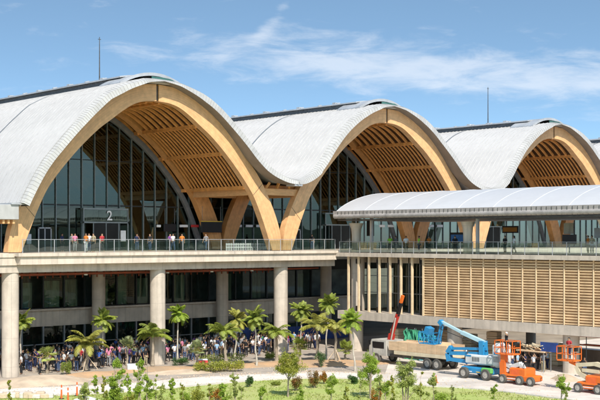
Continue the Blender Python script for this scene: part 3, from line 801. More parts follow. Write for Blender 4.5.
for x in (34.95, 50.25):
    fb = MB(); fb.box((x-.12, -2.6-bay*nb, 3.62), (x+.12, -2.4, 3.96)); fb.tube([(x, -2.6-bay*nb, 3.42), (x, -2.4, 3.42)], .24, 12)
    fa = cpart(fb, 'canopy_fascia', 'canopy_grey')
    if x < 40:
        for k in range(60): MB().box((x-.16, -3-k*.52, 3.2), (x-.1, -2.97-k*.52, 3.9)).build('fascia_bracket', 'dark_metal', fa)
cpart(MB().box((34.8, -2.42, 3.3), (50.4, -2.3, 3.96)), 'end_fascia', 'canopy_grey')
cpart(MB().box((35.1, -2.6-bay*nb, 3.0), (50.1, -2.6, 3.12)), 'canopy_ceiling', 'dark_metal')
cols_ = [(-3.7, .55), (-18.3, .5), (-33, .5)]
for y, r in cols_:
    cc = MB().tube([(36.7, y, -.2), (36.7, y, 1.6), (36.7, y, 2.2), (36.7, y, 2.75)], [r*.85, r*.85, r*.95, r*1.35], 24); cpart(cc, 'concrete_column', 'concrete_pale', smooth=True)
for y in (-6.05, -19.6, -34.4): cpart(MB().box((36.4, y-.12, -.2), (36.65, y+.12, 3.3)), 'canopy_post', 'cap_metal')

# ------------------------------------------------------------------ signs on the deck
def text(body, size, m, parent, loc, rot, ext=.02):
    cu = bpy.data.curves.new('t', 'FONT'); cu.body = body; cu.size = size; cu.extrude = ext; cu.align_x = 'CENTER'; cu.align_y = 'CENTER'; cu.offset = .012
    o = bpy.data.objects.new('t', cu); col.objects.link(o); dg = bpy.context.evaluated_depsgraph_get(); dg.update()
    me = bpy.data.meshes.new_from_object(o.evaluated_get(dg)); bpy.data.objects.remove(o)
    me.materials.clear(); me.materials.append(M[m]); q = bpy.data.objects.new('numeral', me); col.objects.link(q); q.location = loc; q.rotation_euler = rot
    if parent: q.parent = parent
    return q
n2 = text('2', 1.35, 'sign_white', None, (16.75, YG-.80, 3.42), (R(90), 0, 0)); n2.name = 'entrance_number'
tag(n2, 'large white figure 2 on the glass above the main doors', 'number sign')
def sign(name, a, b, m, lab, catg='sign', rods=True, frame=None, group=None):
    cx_, cy_, cz_ = (a[0]+b[0])/2, (a[1]+b[1])/2, a[2]
    s = empty(name, (cx_, cy_, cz_), 0, lab, catg, group); s_ = lambda p: (p[0]-cx_, p[1]-cy_, p[2]-cz_)
    MB().bev(s_(a), s_(b), .02).build('panel', m, s)
    if rods:
        r = MB()
        for x in (a[0]+.15, b[0]-.15): r.tube([s_((x, cy_, b[2])), s_((x, cy_, b[2]+1.6))], .02, 6)
        r.build('hanger', 'steel_grey', s)
    if frame:
        MB().box(s_((a[0]-.02, a[1]-.03, b[2])), s_((b[0]+.02, b[1]+.03, b[2]+.08))).build('edge_strip', frame, s)
    return s
def signpx(name, x0, y0, x1, y1, Y, m, lab, **k):
    a = PY(x0, y1, Y); b = PY(x1, y0, Y); return sign(name, (a[0], Y, a[2]), (b[0], Y+.12, b[2]), m, lab, **k)
signpx('hanging_sign', 164, 224, 176, 231.5, 10.8, 'sign_black', 'small black hanging sign box between the leftmost timber arches, left of the larger black board')
signpx('information_board', 201.5, 222, 222, 232.5, 9.0, 'sign_black', 'large black information board with yellow top edge fixed across the inner arch leg', frame='sign_yellow')
for x0, x1, m, lab in ((157, 161, 'sign_white', 'tiny white lit door sign left of the small black hanging sign'), (180, 188, 'sign_white', 'white door sign right of the small black hanging sign'), (191.5, 199, 'sign_red', 'red door sign just left of the large black board'),
                  (235, 242, 'sign_white', 'white door sign leftmost of three between the V-shaped timber legs'), (246, 253, 'sign_white', 'white door sign in the middle of three between the V-shaped timber legs'), (256.5, 264, 'sign_white', 'white door sign rightmost of three between the V-shaped timber legs'),
                  (379.5, 385, 'sign_white', 'white door sign under the canopy, left of its pair beside the white post'), (388, 394, 'sign_white', 'white door sign under the canopy, right of its pair beside the white post'),
                  (421, 427, 'sign_white', 'white door sign leftmost of three under the canopy right of the timber V'), (429, 434, 'sign_white', 'white door sign in the middle of three under the canopy'), (437, 443, 'sign_white', 'white door sign rightmost of three under the canopy')):
    signpx('door_sign', x0, 224.8, x1, 227.2, 11.0, m, lab, rods=False, group='small door signs on the glass wall')
signpx('notice_panel', 121, 230.5, 126, 241.5, 10.7, 'sign_white', 'upright white notice panel right of the main doors', rods=False)
signpx('notice_panel', 27, 234, 31.5, 244, 10.7, 'sign_white', 'upright white notice panel beside the leftmost timber arch foot', rods=False)
def xsign(name, x0, y0, x1, y1, X, m, lab, legs=True, catg='sign', inner=None):
    a = PX(x1, y1, X); b = PX(x0, y0, X); cy_ = (a[1]+b[1])/2
    s = empty(name, (X, cy_, a[2]), 0, lab, catg)
    MB().bev((0, a[1]-cy_, 0), (.12, b[1]-cy_, b[2]-a[2]), .02).build('panel', m, s)
    if inner: MB().box((-.012, a[1]-cy_+.12, .12), (-.003, b[1]-cy_-.12, (b[2]-a[2])*.8)).build('screen', inner, s)
    if legs: MB().box((.03, -.05, -.22-a[2]), (.09, .05, 0)).build('stand', 'steel_grey', s)
    return s
xsign('hanging_sign', 366.5, 220, 373.5, 236, 39, 'sign_black', 'black upright sign beside the white canopy post at the left end of the canopy', False)
xsign('information_screen', 450, 232.5, 464, 243, 39, 'sign_black', 'bright blue screen on a stand left of the wide concrete canopy column', inner='screen_blue')
xsign('departure_board', 502, 226, 518, 233, 42, 'sign_black', 'dark board with two amber lines hanging under the canopy', False, inner='sign_amber')
xsign('wall_screen', 562, 234.5, 576, 244.5, 38, 'sign_black', 'dark framed screen behind the balustrade near the right edge', True)
xsign('notice_panel', 563.5, 223, 573, 234, 38.4, 'concrete', 'beige square panel mounted above the dark framed screen', False)
xsign('notice_panel', 594, 228, 606, 238, 42, 'sign_white', 'pale bright panel under the canopy at the right edge', False)
# white picket barrier behind the railing
bb = MB(); a = PY(226, 250, 3.0); b_ = PY(268, 250, 3.0); x = a[0]
bar = empty('picket_barrier', (a[0], 3, 0), 0, 'low white picket barrier on the deck between the V-shaped timber legs', 'barrier')
while x < b_[0]: bb.box((x-a[0], -.02, 0), (x-a[0]+.08, .02, .75)); x += .22
bb.build('pickets', 'sign_white', bar); MB().box((0, .02, .3), (b_[0]-a[0], .05, .36)).box((0, .02, .6), (b_[0]-a[0], .05, .66)).build('rails', 'sign_white', bar)

exec_people = True
# ------------------------------------------------------------------ people
def skin_mesh(name, verts, edges, rad, m, lv=1, root=0):
    me = bpy.data.meshes.new(name); me.from_pydata(verts, edges, []); ob = bpy.data.objects.new(name, me); col.objects.link(ob)
    ob.modifiers.new('s', 'SKIN'); sd_ = ob.modifiers.new('d', 'SUBSURF'); sd_.levels = lv
    for i, r in enumerate(rad):
        sv_ = me.skin_vertices[0].data[i]; sv_.radius = r if isinstance(r, tuple) else (r, r); sv_.use_root = (i == root)
    dg = bpy.context.evaluated_depsgraph_get(); dg.update(); out = bpy.data.meshes.new_from_object(ob.evaluated_get(dg)); bpy.data.objects.remove(ob)
    out.name = name; out.materials.clear(); out.materials.append(M[m]); out.polygons.foreach_set('use_smooth', [True]*len(out.polygons)); return out
def pose_meshes(pose, longhair=False):
    # facing -y, height about 1.66
    v = []; e = []; r = []
    def add(p, rr, parent=None):
        v.append(p); r.append(rr)
        if parent is not None: e.append((parent, len(v)-1))
        return len(v)-1
    stride = .17 if pose == 'walk' else .02
    pel = add((0, 0, .93), (.14, .095)); wst = add((0, 0, 1.07), (.118, .085), pel); ch = add((0, -.005, 1.25), (.145, .10), wst)
    nb_ = add((0, 0, 1.39), (.075, .06), ch); nk = add((0, -.005, 1.45), (.05, .05), nb_)
    hd0 = add((0, -.015, 1.515), (.062, .072), nk); hd1 = add((0, -.012, 1.58), (.074, .09), hd0); hd2 = add((0, -.005, 1.635), (.058, .07), hd1)
    add((0, -.112, 1.555), .012, hd1)
    for s in (-1, 1): add((s*.082, 0, 1.56), .012, hd1)
    legs = {}; arms = {}
    for s in (-1, 1):
        fy = -s*stride
        hp = add((s*.09, 0, .86), (.092, .092), pel); kn = add((s*.10, fy*.6-.02, .47), .058, hp); cf = add((s*.10, fy*.9+.01, .33), .052, kn); an = add((s*.10, fy+.02, .08), .034, cf)
        add((s*.115, fy-.10, .03), (.04, .028), an); legs[s] = [hp, kn, cf, an]
        sh = add((s*.17, 0, 1.365), .058, nb_)
        if pose == 'raise' and s == 1: el_ = (s*.30, -.10, 1.46); wr = (s*.24, -.22, 1.66)
        elif pose == 'hold': el_ = (s*.235, .02, 1.12); wr = (s*.10, -.22, 1.10)
        elif pose == 'phone' and s == 1: el_ = (s*.24, -.04, 1.12); wr = (s*.12, -.20, 1.36)
        elif pose == 'walk': el_ = (s*.235, s*.08, 1.11); wr = (s*.24, s*.16-.05, .88)
        else: el_ = (s*.235, .03, 1.11); wr = (s*.245, -.03, .86)
        E_ = add(el_, .042, sh); W_ = add(wr, .026, E_); d = (Vector(wr)-Vector(el_)).normalized()
        P_ = add(tuple(Vector(wr)+d*.07), (.036, .02), W_); arms[s] = [sh, E_, W_]
        side = d.cross(Vector((0, 1, 0)) if abs(d.y) < .7 else Vector((1, 0, 0))).normalized(); cur = d.cross(side)
        base = Vector(v[P_])
        for k, ln in enumerate((.062, .072, .068, .052)):
            q = add(tuple(base+side*(k-1.5)*.019+d*.03), .009, P_); add(tuple(base+side*(k-1.5)*.021+d*(.03+ln*.5)+cur*.015), .008, q)
        add(tuple(Vector(wr)+d*.04+side*.05+cur*.01), .010, W_)
    body = skin_mesh('body', v, e, r, 'skin', 1)
    def sub(ids, extra, name, m, shorten=None):
        vv = [v[i] for i in ids]; mp = {i: k for k, i in enumerate(ids)}; ee = [(mp[a], mp[b]) for a, b in e if a in mp and b in mp]
        rr = [(q[0]+extra, q[1]+extra) if isinstance(q, tuple) else (q+extra, q+extra) for q in (r[i] for i in ids)]
        if shorten:
            for i, p in shorten.items(): vv[mp[i]] = p
        return skin_mesh(name, vv, ee, rr, m, 1)
    sh_short = {arms[s][1]: tuple(Vector(v[arms[s][0]]).lerp(Vector(v[arms[s][1]]), .75)) for s in (-1, 1)}
    shirt = sub([pel, wst, ch, nb_, arms[-1][0], arms[-1][1], arms[1][0], arms[1][1]], .02, 'shirt', 'cloth_white', sh_short)
    tr = sub([pel]+legs[-1]+legs[1], .014, 'trousers', 'cloth_denim')
    hm = MB(); rows = []
    for i in range(7):
        a = R(90)-R(105)*i/6; row = []
        for j in range(17):
            t = 2*math.pi*j/16; back = max(0, math.sin(t)); rr = math.cos(a) if a > 0 else 1
            z = 1.585+math.sin(a)*.098
            if a < R(35) and math.sin(t) < -.2: z = max(z, 1.625)       # hairline over the face
            if longhair and i >= 5 and math.sin(t) > -.1: z -= (.12 if i == 5 else .26)*max(.3, back)
            row.append((math.cos(t)*.092*rr, -.002+math.sin(t)*.106*rr+(.012 if longhair else 0)*back, z))
        rows.append(row)
    hm.grid(rows); hair = hm.mesh('hair', 'hair', True)
    return body, shirt, tr, hair
PM = [pose_meshes('stand'), pose_meshes('walk', True), pose_meshes('hold'), pose_meshes('raise'), pose_meshes('phone', True), pose_meshes('stand', True)]
POSE_TXT = ['standing', 'walking', 'standing with hands together', 'standing with one arm raised', 'holding a phone', 'standing']
SKINS = []
for k, c in enumerate(((.36, .20, .12), (.28, .15, .09), (.45, .27, .17))): SKINS.append(mat('skin_%d' % k, c, .6))
def person(loc, rz, pi, shirt, trousers, label, group=None, vest=False, helmet=False, sc_=1.):
    b, s, t, h = PM[pi]
    o = bpy.data.objects.new('person', b); col.objects.link(o); o.location = loc; o.rotation_euler = (0, 0, rz); o.scale = (sc_,)*3
    tag(o, label, 'person', group)
    o.material_slots[0].link = 'OBJECT'; o.material_slots[0].material = random.choice(SKINS)
    for me, nm, m in ((s, 'shirt', 'hi_vis' if vest else 'cloth_'+shirt.replace(' ', '_')), (t, 'trousers', 'cloth_'+trousers.replace(' ', '_')), (h, 'helmet' if helmet else 'hair', 'helmet' if helmet else 'hair')):
        q = bpy.data.objects.new(nm, me); col.objects.link(q); q.parent = o
        q.material_slots[0].link = 'OBJECT'; q.material_slots[0].material = M[m]
    return o
SH = ['white']*9+['red']*2+['blue']*1+['navy blue']*6+['black']*9+['pink']*2+['grey']*4+['light blue']*2+['purple']*2+['yellow', 'green']
TRO = ['denim']*3+['black']*6+['khaki', 'navy blue', 'navy blue', 'grey']
# the crowd under the deck
obst = [(.25, 0), (15, 0), (29.8, 0), (14.8, 9.7), (30, 9.7), (XW+1.1, -3.1)]
ppl = []
tries = 0
while len(ppl) < 250 and tries < 40000:
    tries += 1
    x = random.uniform(1.6, 36); y = random.uniform(.2, 9.2) if random.random() < .7 else random.uniform(-.4, 4)
    if x > 29: y = max(y, .8)
    if y < -.9 and random.random() < .5: continue
    if noise.noise(Vector((x*.22, y*.3, 9))) < random.uniform(-.9, .05)-.15: continue
    if any(math.hypot(x-a, y-b) < 1.15 for a, b in obst): continue
    if any(math.hypot(x-p[0], y-p[1]) < .52 for p in ppl): continue
    ppl.append([x, y, random.choice(SH), random.choice(TRO), random.randrange(6)])
def zone(x):
    return 'between first and second front columns' if x < 15 else 'between second and third front columns' if x < 29.8 else 'between third front column and corner column'
ORD = ['', 'second', 'third', 'fourth', 'fifth', 'sixth', 'seventh', 'eighth', 'ninth', 'tenth', 'eleventh', 'twelfth', 'thirteenth', 'fourteenth', 'fifteenth', 'sixteenth', 'seventeenth', 'eighteenth', 'nineteenth', 'twentieth']+['twenty-'+q for q in 'first second third fourth fifth sixth seventh eighth ninth'.split()]+['thirtieth', 'thirty-first', 'thirty-second', 'thirty-third', 'thirty-fourth', 'thirty-fifth', 'thirty-sixth', 'thirty-seventh', 'thirty-eighth', 'thirty-ninth', 'fortieth']
def scr(x, y): 
    d = Vector((x-CX, y-CY)); return d.dot(rt)/d.dot(fw)
ppl.sort(key=lambda p: scr(p[0], p[1])); seen = {}
for x, y, s, t, pi in ppl:
    k = (zone(x), s); n_ = seen.get(k, 0); seen[k] = n_+1
    which = 'leftmost' if n_ == 0 else ORD[n_]+' from left'
    person((x, y, GZ+.0), random.uniform(-math.pi, math.pi), pi, s, t, '%s %s-shirted person from left in crowd %s' % ('first' if n_ == 0 else ORD[n_], s.replace(' ', '-'), zone(x)), 'crowd waiting under the deck', sc_=random.uniform(.93, 1.06))
# people on the upper deck: (x px, X or Y plane...)
deckers = [(86, -.6, 'orange', 'white', 0, 'person in orange shirt and white trousers at the glass railing below the figure 2'), (89, 1.5, 'white', 'denim', 2, 'person in white shirt just right of the one in orange at the railing'),
           (93.5, .3, 'khaki', 'black', 5, 'person in khaki shirt at the railing, third in the row below the figure 2'), (102, 3, 'red', 'black', 1, 'person in red shirt walking in front of the main doors'), (75, 4, 'pink', 'grey', 5, 'person in pink shirt left of the main doors'),
           (72, 5.5, 'grey', 'black', 0, 'person in grey shirt left of the main doors'), (170, 6, 'purple', 'black', 2, 'person in purple shirt under the small black hanging sign'), (173, 3, 'white', 'denim', 1, 'person in white shirt below the small black hanging sign'),
           (182, 5, 'orange', 'black', 0, 'person in orange shirt on the deck left of the large black board'), (150, 6, 'black', 'denim', 5, 'person in black shirt on the deck left of the small black hanging sign'), (62, 6, 'navy blue', 'black', 0, 'person in navy shirt at the side door on the deck'),
           (137, 7.5, 'navy blue', 'denim', 4, 'person in navy shirt right of the upright white notice panel'), (312, 6, 'black', 'denim', 0, 'person in black shirt on the deck right of the front timber V'), (206, 4, 'grey', 'denim', 1, 'person in grey shirt walking beneath the large black board')]
for px, Y, s, t, pi, lab in deckers:
    X = PY(px, 240, Y)[0]; person((X, Y, 0), random.uniform(-1, 1)-.6, pi, s, t, lab)
wingers = [(406, 36.9, 'white', 'black', 0, 'person in white shirt at the wing railing left of the hi-vis workers', 0), (390, 38.5, 'green', 'black', 5, 'worker in lime vest beside the white canopy post', 1), (395.5, 39, 'grey', 'black', 2, 'person in grey shirt right of the lime-vested worker at the canopy post', 0),
           (419, 37.5, 'green', 'navy blue', 0, 'worker in lime vest leaning near the timber V under the canopy', 1), (429, 38.5, 'orange', 'black', 2, 'person in orange shirt under the canopy right of the timber V', 0), (455, 37.2, 'black', 'black', 1, 'person in black at the wing railing below the blue screen', 0),
           (514, 36.8, 'white', 'black', 1, 'person in white shirt walking at the wing railing below the amber board', 0), (505, 37.6, 'black', 'black', 2, 'crouched-looking person in black left of the one in white at the wing railing', 0), (588, 37.5, 'orange', 'khaki', 3, 'person in orange shirt at the wing railing by the right edge', 0), (592, 37.0, 'khaki', 'grey', 2, 'person in khaki shirt at the wing railing by the right edge', 0)]
for px, X, s, t, pi, lab, vest in wingers:
    lab = lab.replace('crouched-looking ', ''); Y = PX(px, 240, X)[1]; person((X, Y, -.22), random.uniform(-2.4, -.8), pi, s, t, lab, vest=bool(vest))
# people in the works yard under the wing
ws = [(475, 372), (516, 374), (523, 376), (529, 379), (534, 375), (537, 380), (541, 377), (546, 381), (550, 377), (556, 379), (560, 376), (424, 362), (412, 357), (393, 360), (600, 385)]
for (px, py), s, t in zip(ws, ['white', 'green', 'white', 'light blue', 'black', 'navy blue', 'black', 'white', 'black', 'grey', 'light blue', 'grey', 'white', 'red', 'black'], TRO*3):
    loc = G(px, py); zn = 'beside the blue boom lift' if px < 490 and px > 450 else 'behind the parked truck' if px <= 450 else 'under the slatted wing between the two orange lifts'
    k = (zn, s); n_ = seen.get(k, 0); seen[k] = n_+1
    loc = (loc[0]+5.5*fw.x*0.9, loc[1]+5.5*fw.y*0.9, GZ) if px > 450 else loc
    person(loc, random.uniform(-2.6, .6), random.randrange(6), s, t, ('%s person in %s shirt %s' % ('leftmost' if n_ == 0 else ORD[n_].strip(), s, zn)).strip(), 'people in the works yard')

# ------------------------------------------------------------------ palms
def fnorm(a): return Vector(a).normalized()
def frond(b, az, lift, Ln, droop, n=22, lw=.30, thick=.03):
    # one feather leaf: curved midrib with paired leaflets
    p = Vector((0, 0, 0)); el_ = lift; pts = [p.copy()]; st = Ln/n
    for i in range(n):
        el_ -= droop/n*(.4+1.2*i/n); p = p+Vector((math.cos(az)*math.cos(el_), math.sin(az)*math.cos(el_), math.sin(el_)))*st; pts.append(p.copy())
    b[0].tube(pts[::3]+[pts[-1]], [.022*(1-.8*k/8) for k in range(len(pts[::3])+1)], 5)
    side = Vector((-math.sin(az), math.cos(az), 0))
    for i in range(2, n+1):
        t = i/n; L_ = lw*Ln*(math.sin(math.pi*min(1, .12+.9*t))**.7)*random.uniform(.85, 1.1)
        d = (pts[i]-pts[i-1]).normalized(); up = side.cross(d)
        for s in (-1, 1):
            for rep in (0, .5):
                o = pts[i]-d*st*rep; v = (side*s*.9+d*.55+Vector((0, 0, -1))*random.uniform(.15, .55)).normalized()
                tip = o+v*L_+Vector((0, 0, -.18*L_)); wv = d*thick
                mid = o+v*L_*.5+Vector((0, 0, .03*L_))
                b[1].poly([o-wv*.6, o+wv*.6, mid+wv, tip, mid-wv])
def fan(b, az, lift, Ln, R_=.42):
    d = Vector((math.cos(az)*math.cos(lift), math.sin(az)*math.cos(lift), math.sin(lift))); side = Vector((-math.sin(az), math.cos(az), 0)); up = side.cross(d)
    e_ = d*Ln; b[0].tube([(0, 0, 0), tuple(e_)], [.02, .012], 5)
    for k in range(15):
        a = R(-115+230*k/14); v = (d*math.cos(a)+side*math.sin(a)).normalized()*R_*random.uniform(.85, 1.1)
        w_ = (d*-math.sin(a)+side*math.cos(a))*.035
        tip = e_+v+Vector((0, 0, -.12*R_*abs(math.sin(a))))
        b[1].poly([e_, e_+v*.6-w_, tip, e_+v*.6+w_])
def make_palm(name, H, kind, leaf, stakes=False, seed=0):
    random.seed(seed)
    root = empty(name); tr = MB(); n = 12; bend = random.uniform(-.15, .15)*min(1, H/3)
    r0 = .16 if kind == 'feather' else .09 if kind == 'slim' else .12
    pts = [(bend*(i/n)**2, .05*math.sin(i), H*i/n) for i in range(n+1)]
    rd = [r0*(1.35-.55*min(1, i/3) if i < 3 else .8-.15*i/n)*(1+.05*(i % 2)) for i in range(n+1)]
    tr.tube(pts, rd, 12); tr.build('trunk', 'bark_pale' if kind == 'slim' else 'bark', root, True)
    b = (MB(), MB()); 
    if kind == 'feather':
        for k in range(18): frond(b, k*2.4+random.uniform(-.2, .2), R(random.uniform(15, 80)), random.uniform(1.7, 2.3), R(random.uniform(75, 125)), 26, .25, .028)
    elif kind == 'slim':
        for k in range(34): frond(b, k*2.4, R(random.uniform(-45, 89)), random.uniform(1.0, 1.45), R(random.uniform(30, 100)), 20, .30, .036)
    elif kind == 'fan':
        for k in range(26): fan(b, k*2.4, R(random.uniform(-25, 85)), random.uniform(.45, .75))
    if kind != 'fan':
        sh_ = MB().tube([(0, 0, -.35), (0, 0, 0), (0, 0, .25)], [r0*.75, r0*.8, r0*.3], 10)
        s_ = sh_.build('crownshaft', 'leaf_bright' if kind == 'slim' else 'leaf_palm', root, True); s_.location = pts[-1]
    if kind == 'feather' or (kind == 'slim' and seed % 2):
        db = (MB(), MB()); Lq = 1.0 if kind == 'feather' else .7
        for k in range(3): frond(db, random.uniform(0, 6.28), R(random.uniform(-40, -10)), Lq, R(45), 12, .10, .02)
        db[0].v and db[1].build('dead_frond', 'leaf_dead', root).__setattr__('location', pts[-1])
    a = b[0].build('leaf_stalks', 'leaf_palm_yellow', root); a.location = pts[-1]
    c = b[1].build('crown', leaf, root); c.location = pts[-1]
    if stakes:
        for k in range(3):
            t = k*2.1+.5; MB().tube([(math.cos(t)*.95, math.sin(t)*.95, 0), (0.02, 0, 1.25)], .035, 6).build('stake', 'stake', root)
    random.seed(seed+500); return root
palms = [ # base px, crown px y, kind, leaf, stakes, label
    (20, 374, 322, 'slim', 'leaf_palm', 0, 'slim tall palm beside the leftmost concrete column'),
    (47.5, 373, 356, 'fan', 'leaf_light', 0, 'low fan palm in front of the crowd near the leftmost column'),
    (87, 371, 346, 'feather', 'leaf_palm_yellow', 1, 'staked feather palm with arching yellow fronds in front of the left crowd'),
    (102, 365, 320, 'slim', 'leaf_palm', 0, 'tall slim palm rising behind the staked yellow feather palm at left'),
    (127, 366, 347, 'fan', 'leaf_palm_dull', 0, 'low fan palm left of the second concrete column'),
    (152.5, 366, 336, 'feather', 'leaf_palm', 0, 'feather palm standing right in front of the second concrete column'),
    (177.5, 362, 313, 'slim', 'leaf_bright', 0, 'tall slim palm just right of the second concrete column'),
    (197.5, 368, 350, 'fan', 'leaf_palm_dull', 0, 'greyish low palm at the left end of the clipped hedge'),
    (226, 364, 334, 'feather', 'leaf_palm', 0, 'feather palm behind the clipped hedge'),
    (235, 358, 319, 'slim', 'leaf_palm_yellow', 0, 'bushy slim palm behind the hedge, touching the white site panel'),
    (256.5, 367, 318, 'slim', 'leaf_palm', 0, 'tall slim palm in front of the blue hoarding, left of the third column'),
    (276.5, 362, 334, 'feather', 'leaf_palm', 0, 'feather palm in front of the third concrete column'),
    (299.5, 358, 310, 'slim', 'leaf_palm', 0, 'tall slim palm just right of the third concrete column'),
    (300, 361, 346, 'fan', 'leaf_palm', 0, 'low dark green palm at the foot of the slim palm right of the third column'),
    (317, 363, 327, 'feather', 'leaf_palm_yellow', 0, 'yellowish feather palm in the middle of the right-hand palm group'),
    (325.5, 360, 304, 'slim', 'leaf_palm', 0, 'tallest slim palm in the right-hand palm group'),
    (336, 364, 330, 'feather', 'leaf_palm_yellow', 1, 'staked feather palm on orange soil left of the corner column'),
    (345, 360, 350, 'fan', 'leaf_palm', 0, 'small low palm between the staked palm and the corner column'),
    (355, 371, 321, 'slim', 'leaf_bright', 0, 'slim palm in front of the corner column'),
]
for i, (bx, by, cy_, kind, leaf, st, lab) in enumerate(palms):
    g = G(bx, by); z = (Vector(g[:2])-Vector((CX, CY))).dot(fw)
    p = make_palm('palm_tree' if kind != 'fan' else 'fan_palm', max(.5, (by-cy_)/CF*z), kind, leaf, st, 40+i); p.location = (g[0], g[1], GZ+.1 if st else GZ); p.rotation_euler = (R(random.uniform(-3, 3)), R(random.uniform(-3, 3)), random.uniform(0, 6.28)); tag(p, lab, 'palm', 'palms planted in front of the terminal')

# ------------------------------------------------------------------ broad-leaved trees, shrubs, saplings
def leaves(b, c, r, n, size, flat=1.):
    for _ in range(n):
        u = fnorm((random.gauss(0, 1), random.gauss(0, 1), random.gauss(0, 1)*flat)); q = Vector(c)+Vector((u.x*r[0], u.y*r[1], u.z*r[2]))*(random.random()**.45)
        a = fnorm((random.gauss(0, 1), random.gauss(0, 1), random.gauss(0, .5))); d = fnorm((random.gauss(0, 1), random.gauss(0, 1), random.gauss(0, 1)+.6)); s = size*random.uniform(.6, 1.3)
        sd_ = a.cross(d).normalized()*s*.42
        b.poly([q-a*s, q+sd_, q+a*s, q-sd_])
def tree(name, loc, H, cr, ch, leaf, lab, catg, group=None, nl=1300, clumps=12, size=.085, stem=.06, seed=0, multi=1):
    random.seed(seed); root = empty(name, loc, 0, lab, catg, group)
    tb = MB(); lb = MB(); ends = []
    for m in range(multi):
        ox = random.uniform(-.15, .15)*(multi > 1); oy = random.uniform(-.15, .15)*(multi > 1)
        top = Vector((ox*3+random.uniform(-.1, .1), oy*3+random.uniform(-.1, .1), H-ch*.55)); tb.tube([(ox, oy, 0), (ox+top.x*.3, oy+top.y*.3, top.z*.5), tuple(top), (top.x, top.y, H-ch*.15)], [stem, stem*.8, stem*.55, stem*.2], 8); ends.append(top)
    per = int(nl*4.6)//(clumps*3)
    for k in range(clumps):
        t = ends[k % len(ends)]; a = k*2.4+random.uniform(-.6, .6); rr = cr*random.uniform(.15, .9); hh = random.random()
        e_ = Vector((t.x+math.cos(a)*rr*(1.05-.5*hh), t.y+math.sin(a)*rr*(1.05-.5*hh), H-ch+ch*(.08+.86*hh)))
        s_ = Vector((t.x*.8, t.y*.8, max(.1, e_.z-rr*.8-.15))); md = s_.lerp(e_, .55)+Vector((random.uniform(-.06, .06), random.uniform(-.06, .06), .1)); tb.tube([s_, md, e_], [stem*.4, stem*.28, stem*.1], 5)
        for q in range(3):
            c_ = md.lerp(e_, q/2)+Vector((random.gauss(0, .1), random.gauss(0, .1), random.gauss(0, .08)))*cr; cs = cr*random.uniform(.10, .27)
            leaves(lb, c_, (cs*1.3, cs*1.3, cs), int(per*random.uniform(.5, 1.4)), size*.62)
        tip = e_+Vector((random.uniform(-.1, .1), random.uniform(-.1, .1), random.uniform(.1, .28)))*cr*2; tb.tube([e_, tip], [.008, .004], 4)
        for q in range(9): leaves(lb, e_.lerp(tip, q/8), (.06, .06, .05), 4, size*.6)
    tb.build('trunk', 'bark', root, True); lb.build('crown', leaf, root); return root
def shrub(loc, rx, h, leaf, lab, catg='shrub', name='shrub', nl=1400, seed=0, group=None, size=.07):
    random.seed(seed); root = empty(name, loc, 0, lab, catg, group); lb = MB(); tb = MB()
    for k in range(11):
        a = k*2.4; rr = rx*random.uniform(0, .7); e_ = Vector((math.cos(a)*rr, math.sin(a)*rr*.9, h*random.uniform(.3, .8)))
        tb.tube([(0, 0, 0), tuple(e_)], [.025, .01], 5); leaves(lb, e_+Vector((random.gauss(0, .12)*rx, random.gauss(0, .12)*rx, random.gauss(0, .08)*h)), (rx*random.uniform(.25, .5), rx*.4, h*random.uniform(.2, .42)), int(nl*1.6)//11, size*.75)
    tb.build('stems', 'bark', root); lb.build('foliage', leaf, root); return root
def Zd(g): return (Vector(g[:2])-Vector((CX, CY))).dot(fw)
def T_(bx, by, topy, halfw, name, leaf, lab, catg, crown=.55, **k):
    g = G(bx, by, GZ+.02); z = Zd(g); H = (by-topy)/CF*z; return tree(name, g, H, halfw/CF*z, H*crown, leaf, lab, catg, **k)
def S_(bx, by, topy, halfw, leaf, lab, **k):
    g = G(bx, by, GZ+.02); z = Zd(g); return shrub(g, halfw/CF*z, (by-topy)/CF*z, leaf, lab, **k)
GS = 'young trees on the lawn'
T_(288, 397, 353, 18, 'young_tree', 'leaf_yellow', 'spreading yellow-green young tree on the lawn in front of the third column', 'tree', .42, nl=2600, clumps=20, seed=1, stem=.07, group=GS)
T_(370, 399, 353, 15, 'young_tree', 'leaf_bright', 'bright green young tree on the lawn in front of the corner column', 'tree', .62, nl=2300, clumps=18, seed=2, multi=2, group=GS)
T_(405, 412, 361, 15, 'young_tree', 'leaf_light', 'pale airy young tree in front of the plywood-sided truck', 'tree', .62, nl=2200, clumps=18, seed=3, multi=3, group=GS)
T_(434, 412, 372, 8, 'young_tree', 'leaf_light', 'thin sparse young tree in front of the blue boom lift', 'tree', .7, nl=500, clumps=10, seed=31, group=GS, stem=.035)
T_(386, 414, 376, 8, 'young_tree', 'leaf_bright', 'small thin young tree between the bright green and the pale airy ones', 'tree', .6, nl=500, clumps=9, seed=32, group=GS, stem=.035)
T_(331, 408, 377, 9, 'young_tree', 'leaf_bright', 'small thin-stemmed young tree right of the reddish shrubs', 'tree', .6, nl=900, clumps=11, seed=4, group=GS, stem=.04)
T_(116, 418, 358, 14, 'young_tree', 'leaf_bright', 'tall leafy young tree at the bottom left in front of the low fan palm', 'tree', .85, nl=2600, clumps=24, seed=5, multi=2, group=GS)
T_(146, 420, 354, 10, 'young_tree', 'leaf_bright', 'slender leafy young tree in front of the second concrete column', 'tree', .85, nl=1700, clumps=20, seed=6, multi=2, group=GS)
T_(84, 428, 381, 11, 'young_tree', 'leaf_light', 'low pale young tree right of the orange marker posts', 'tree', .8, nl=900, clumps=14, seed=7, group=GS)
T_(173, 416, 378, 5, 'conical_shrub', 'leaf_bright', 'narrow upright shrub at the bottom edge right of the slender young tree', 'shrub', .92, nl=900, clumps=16, seed=8, group='shrubs along the lawn')
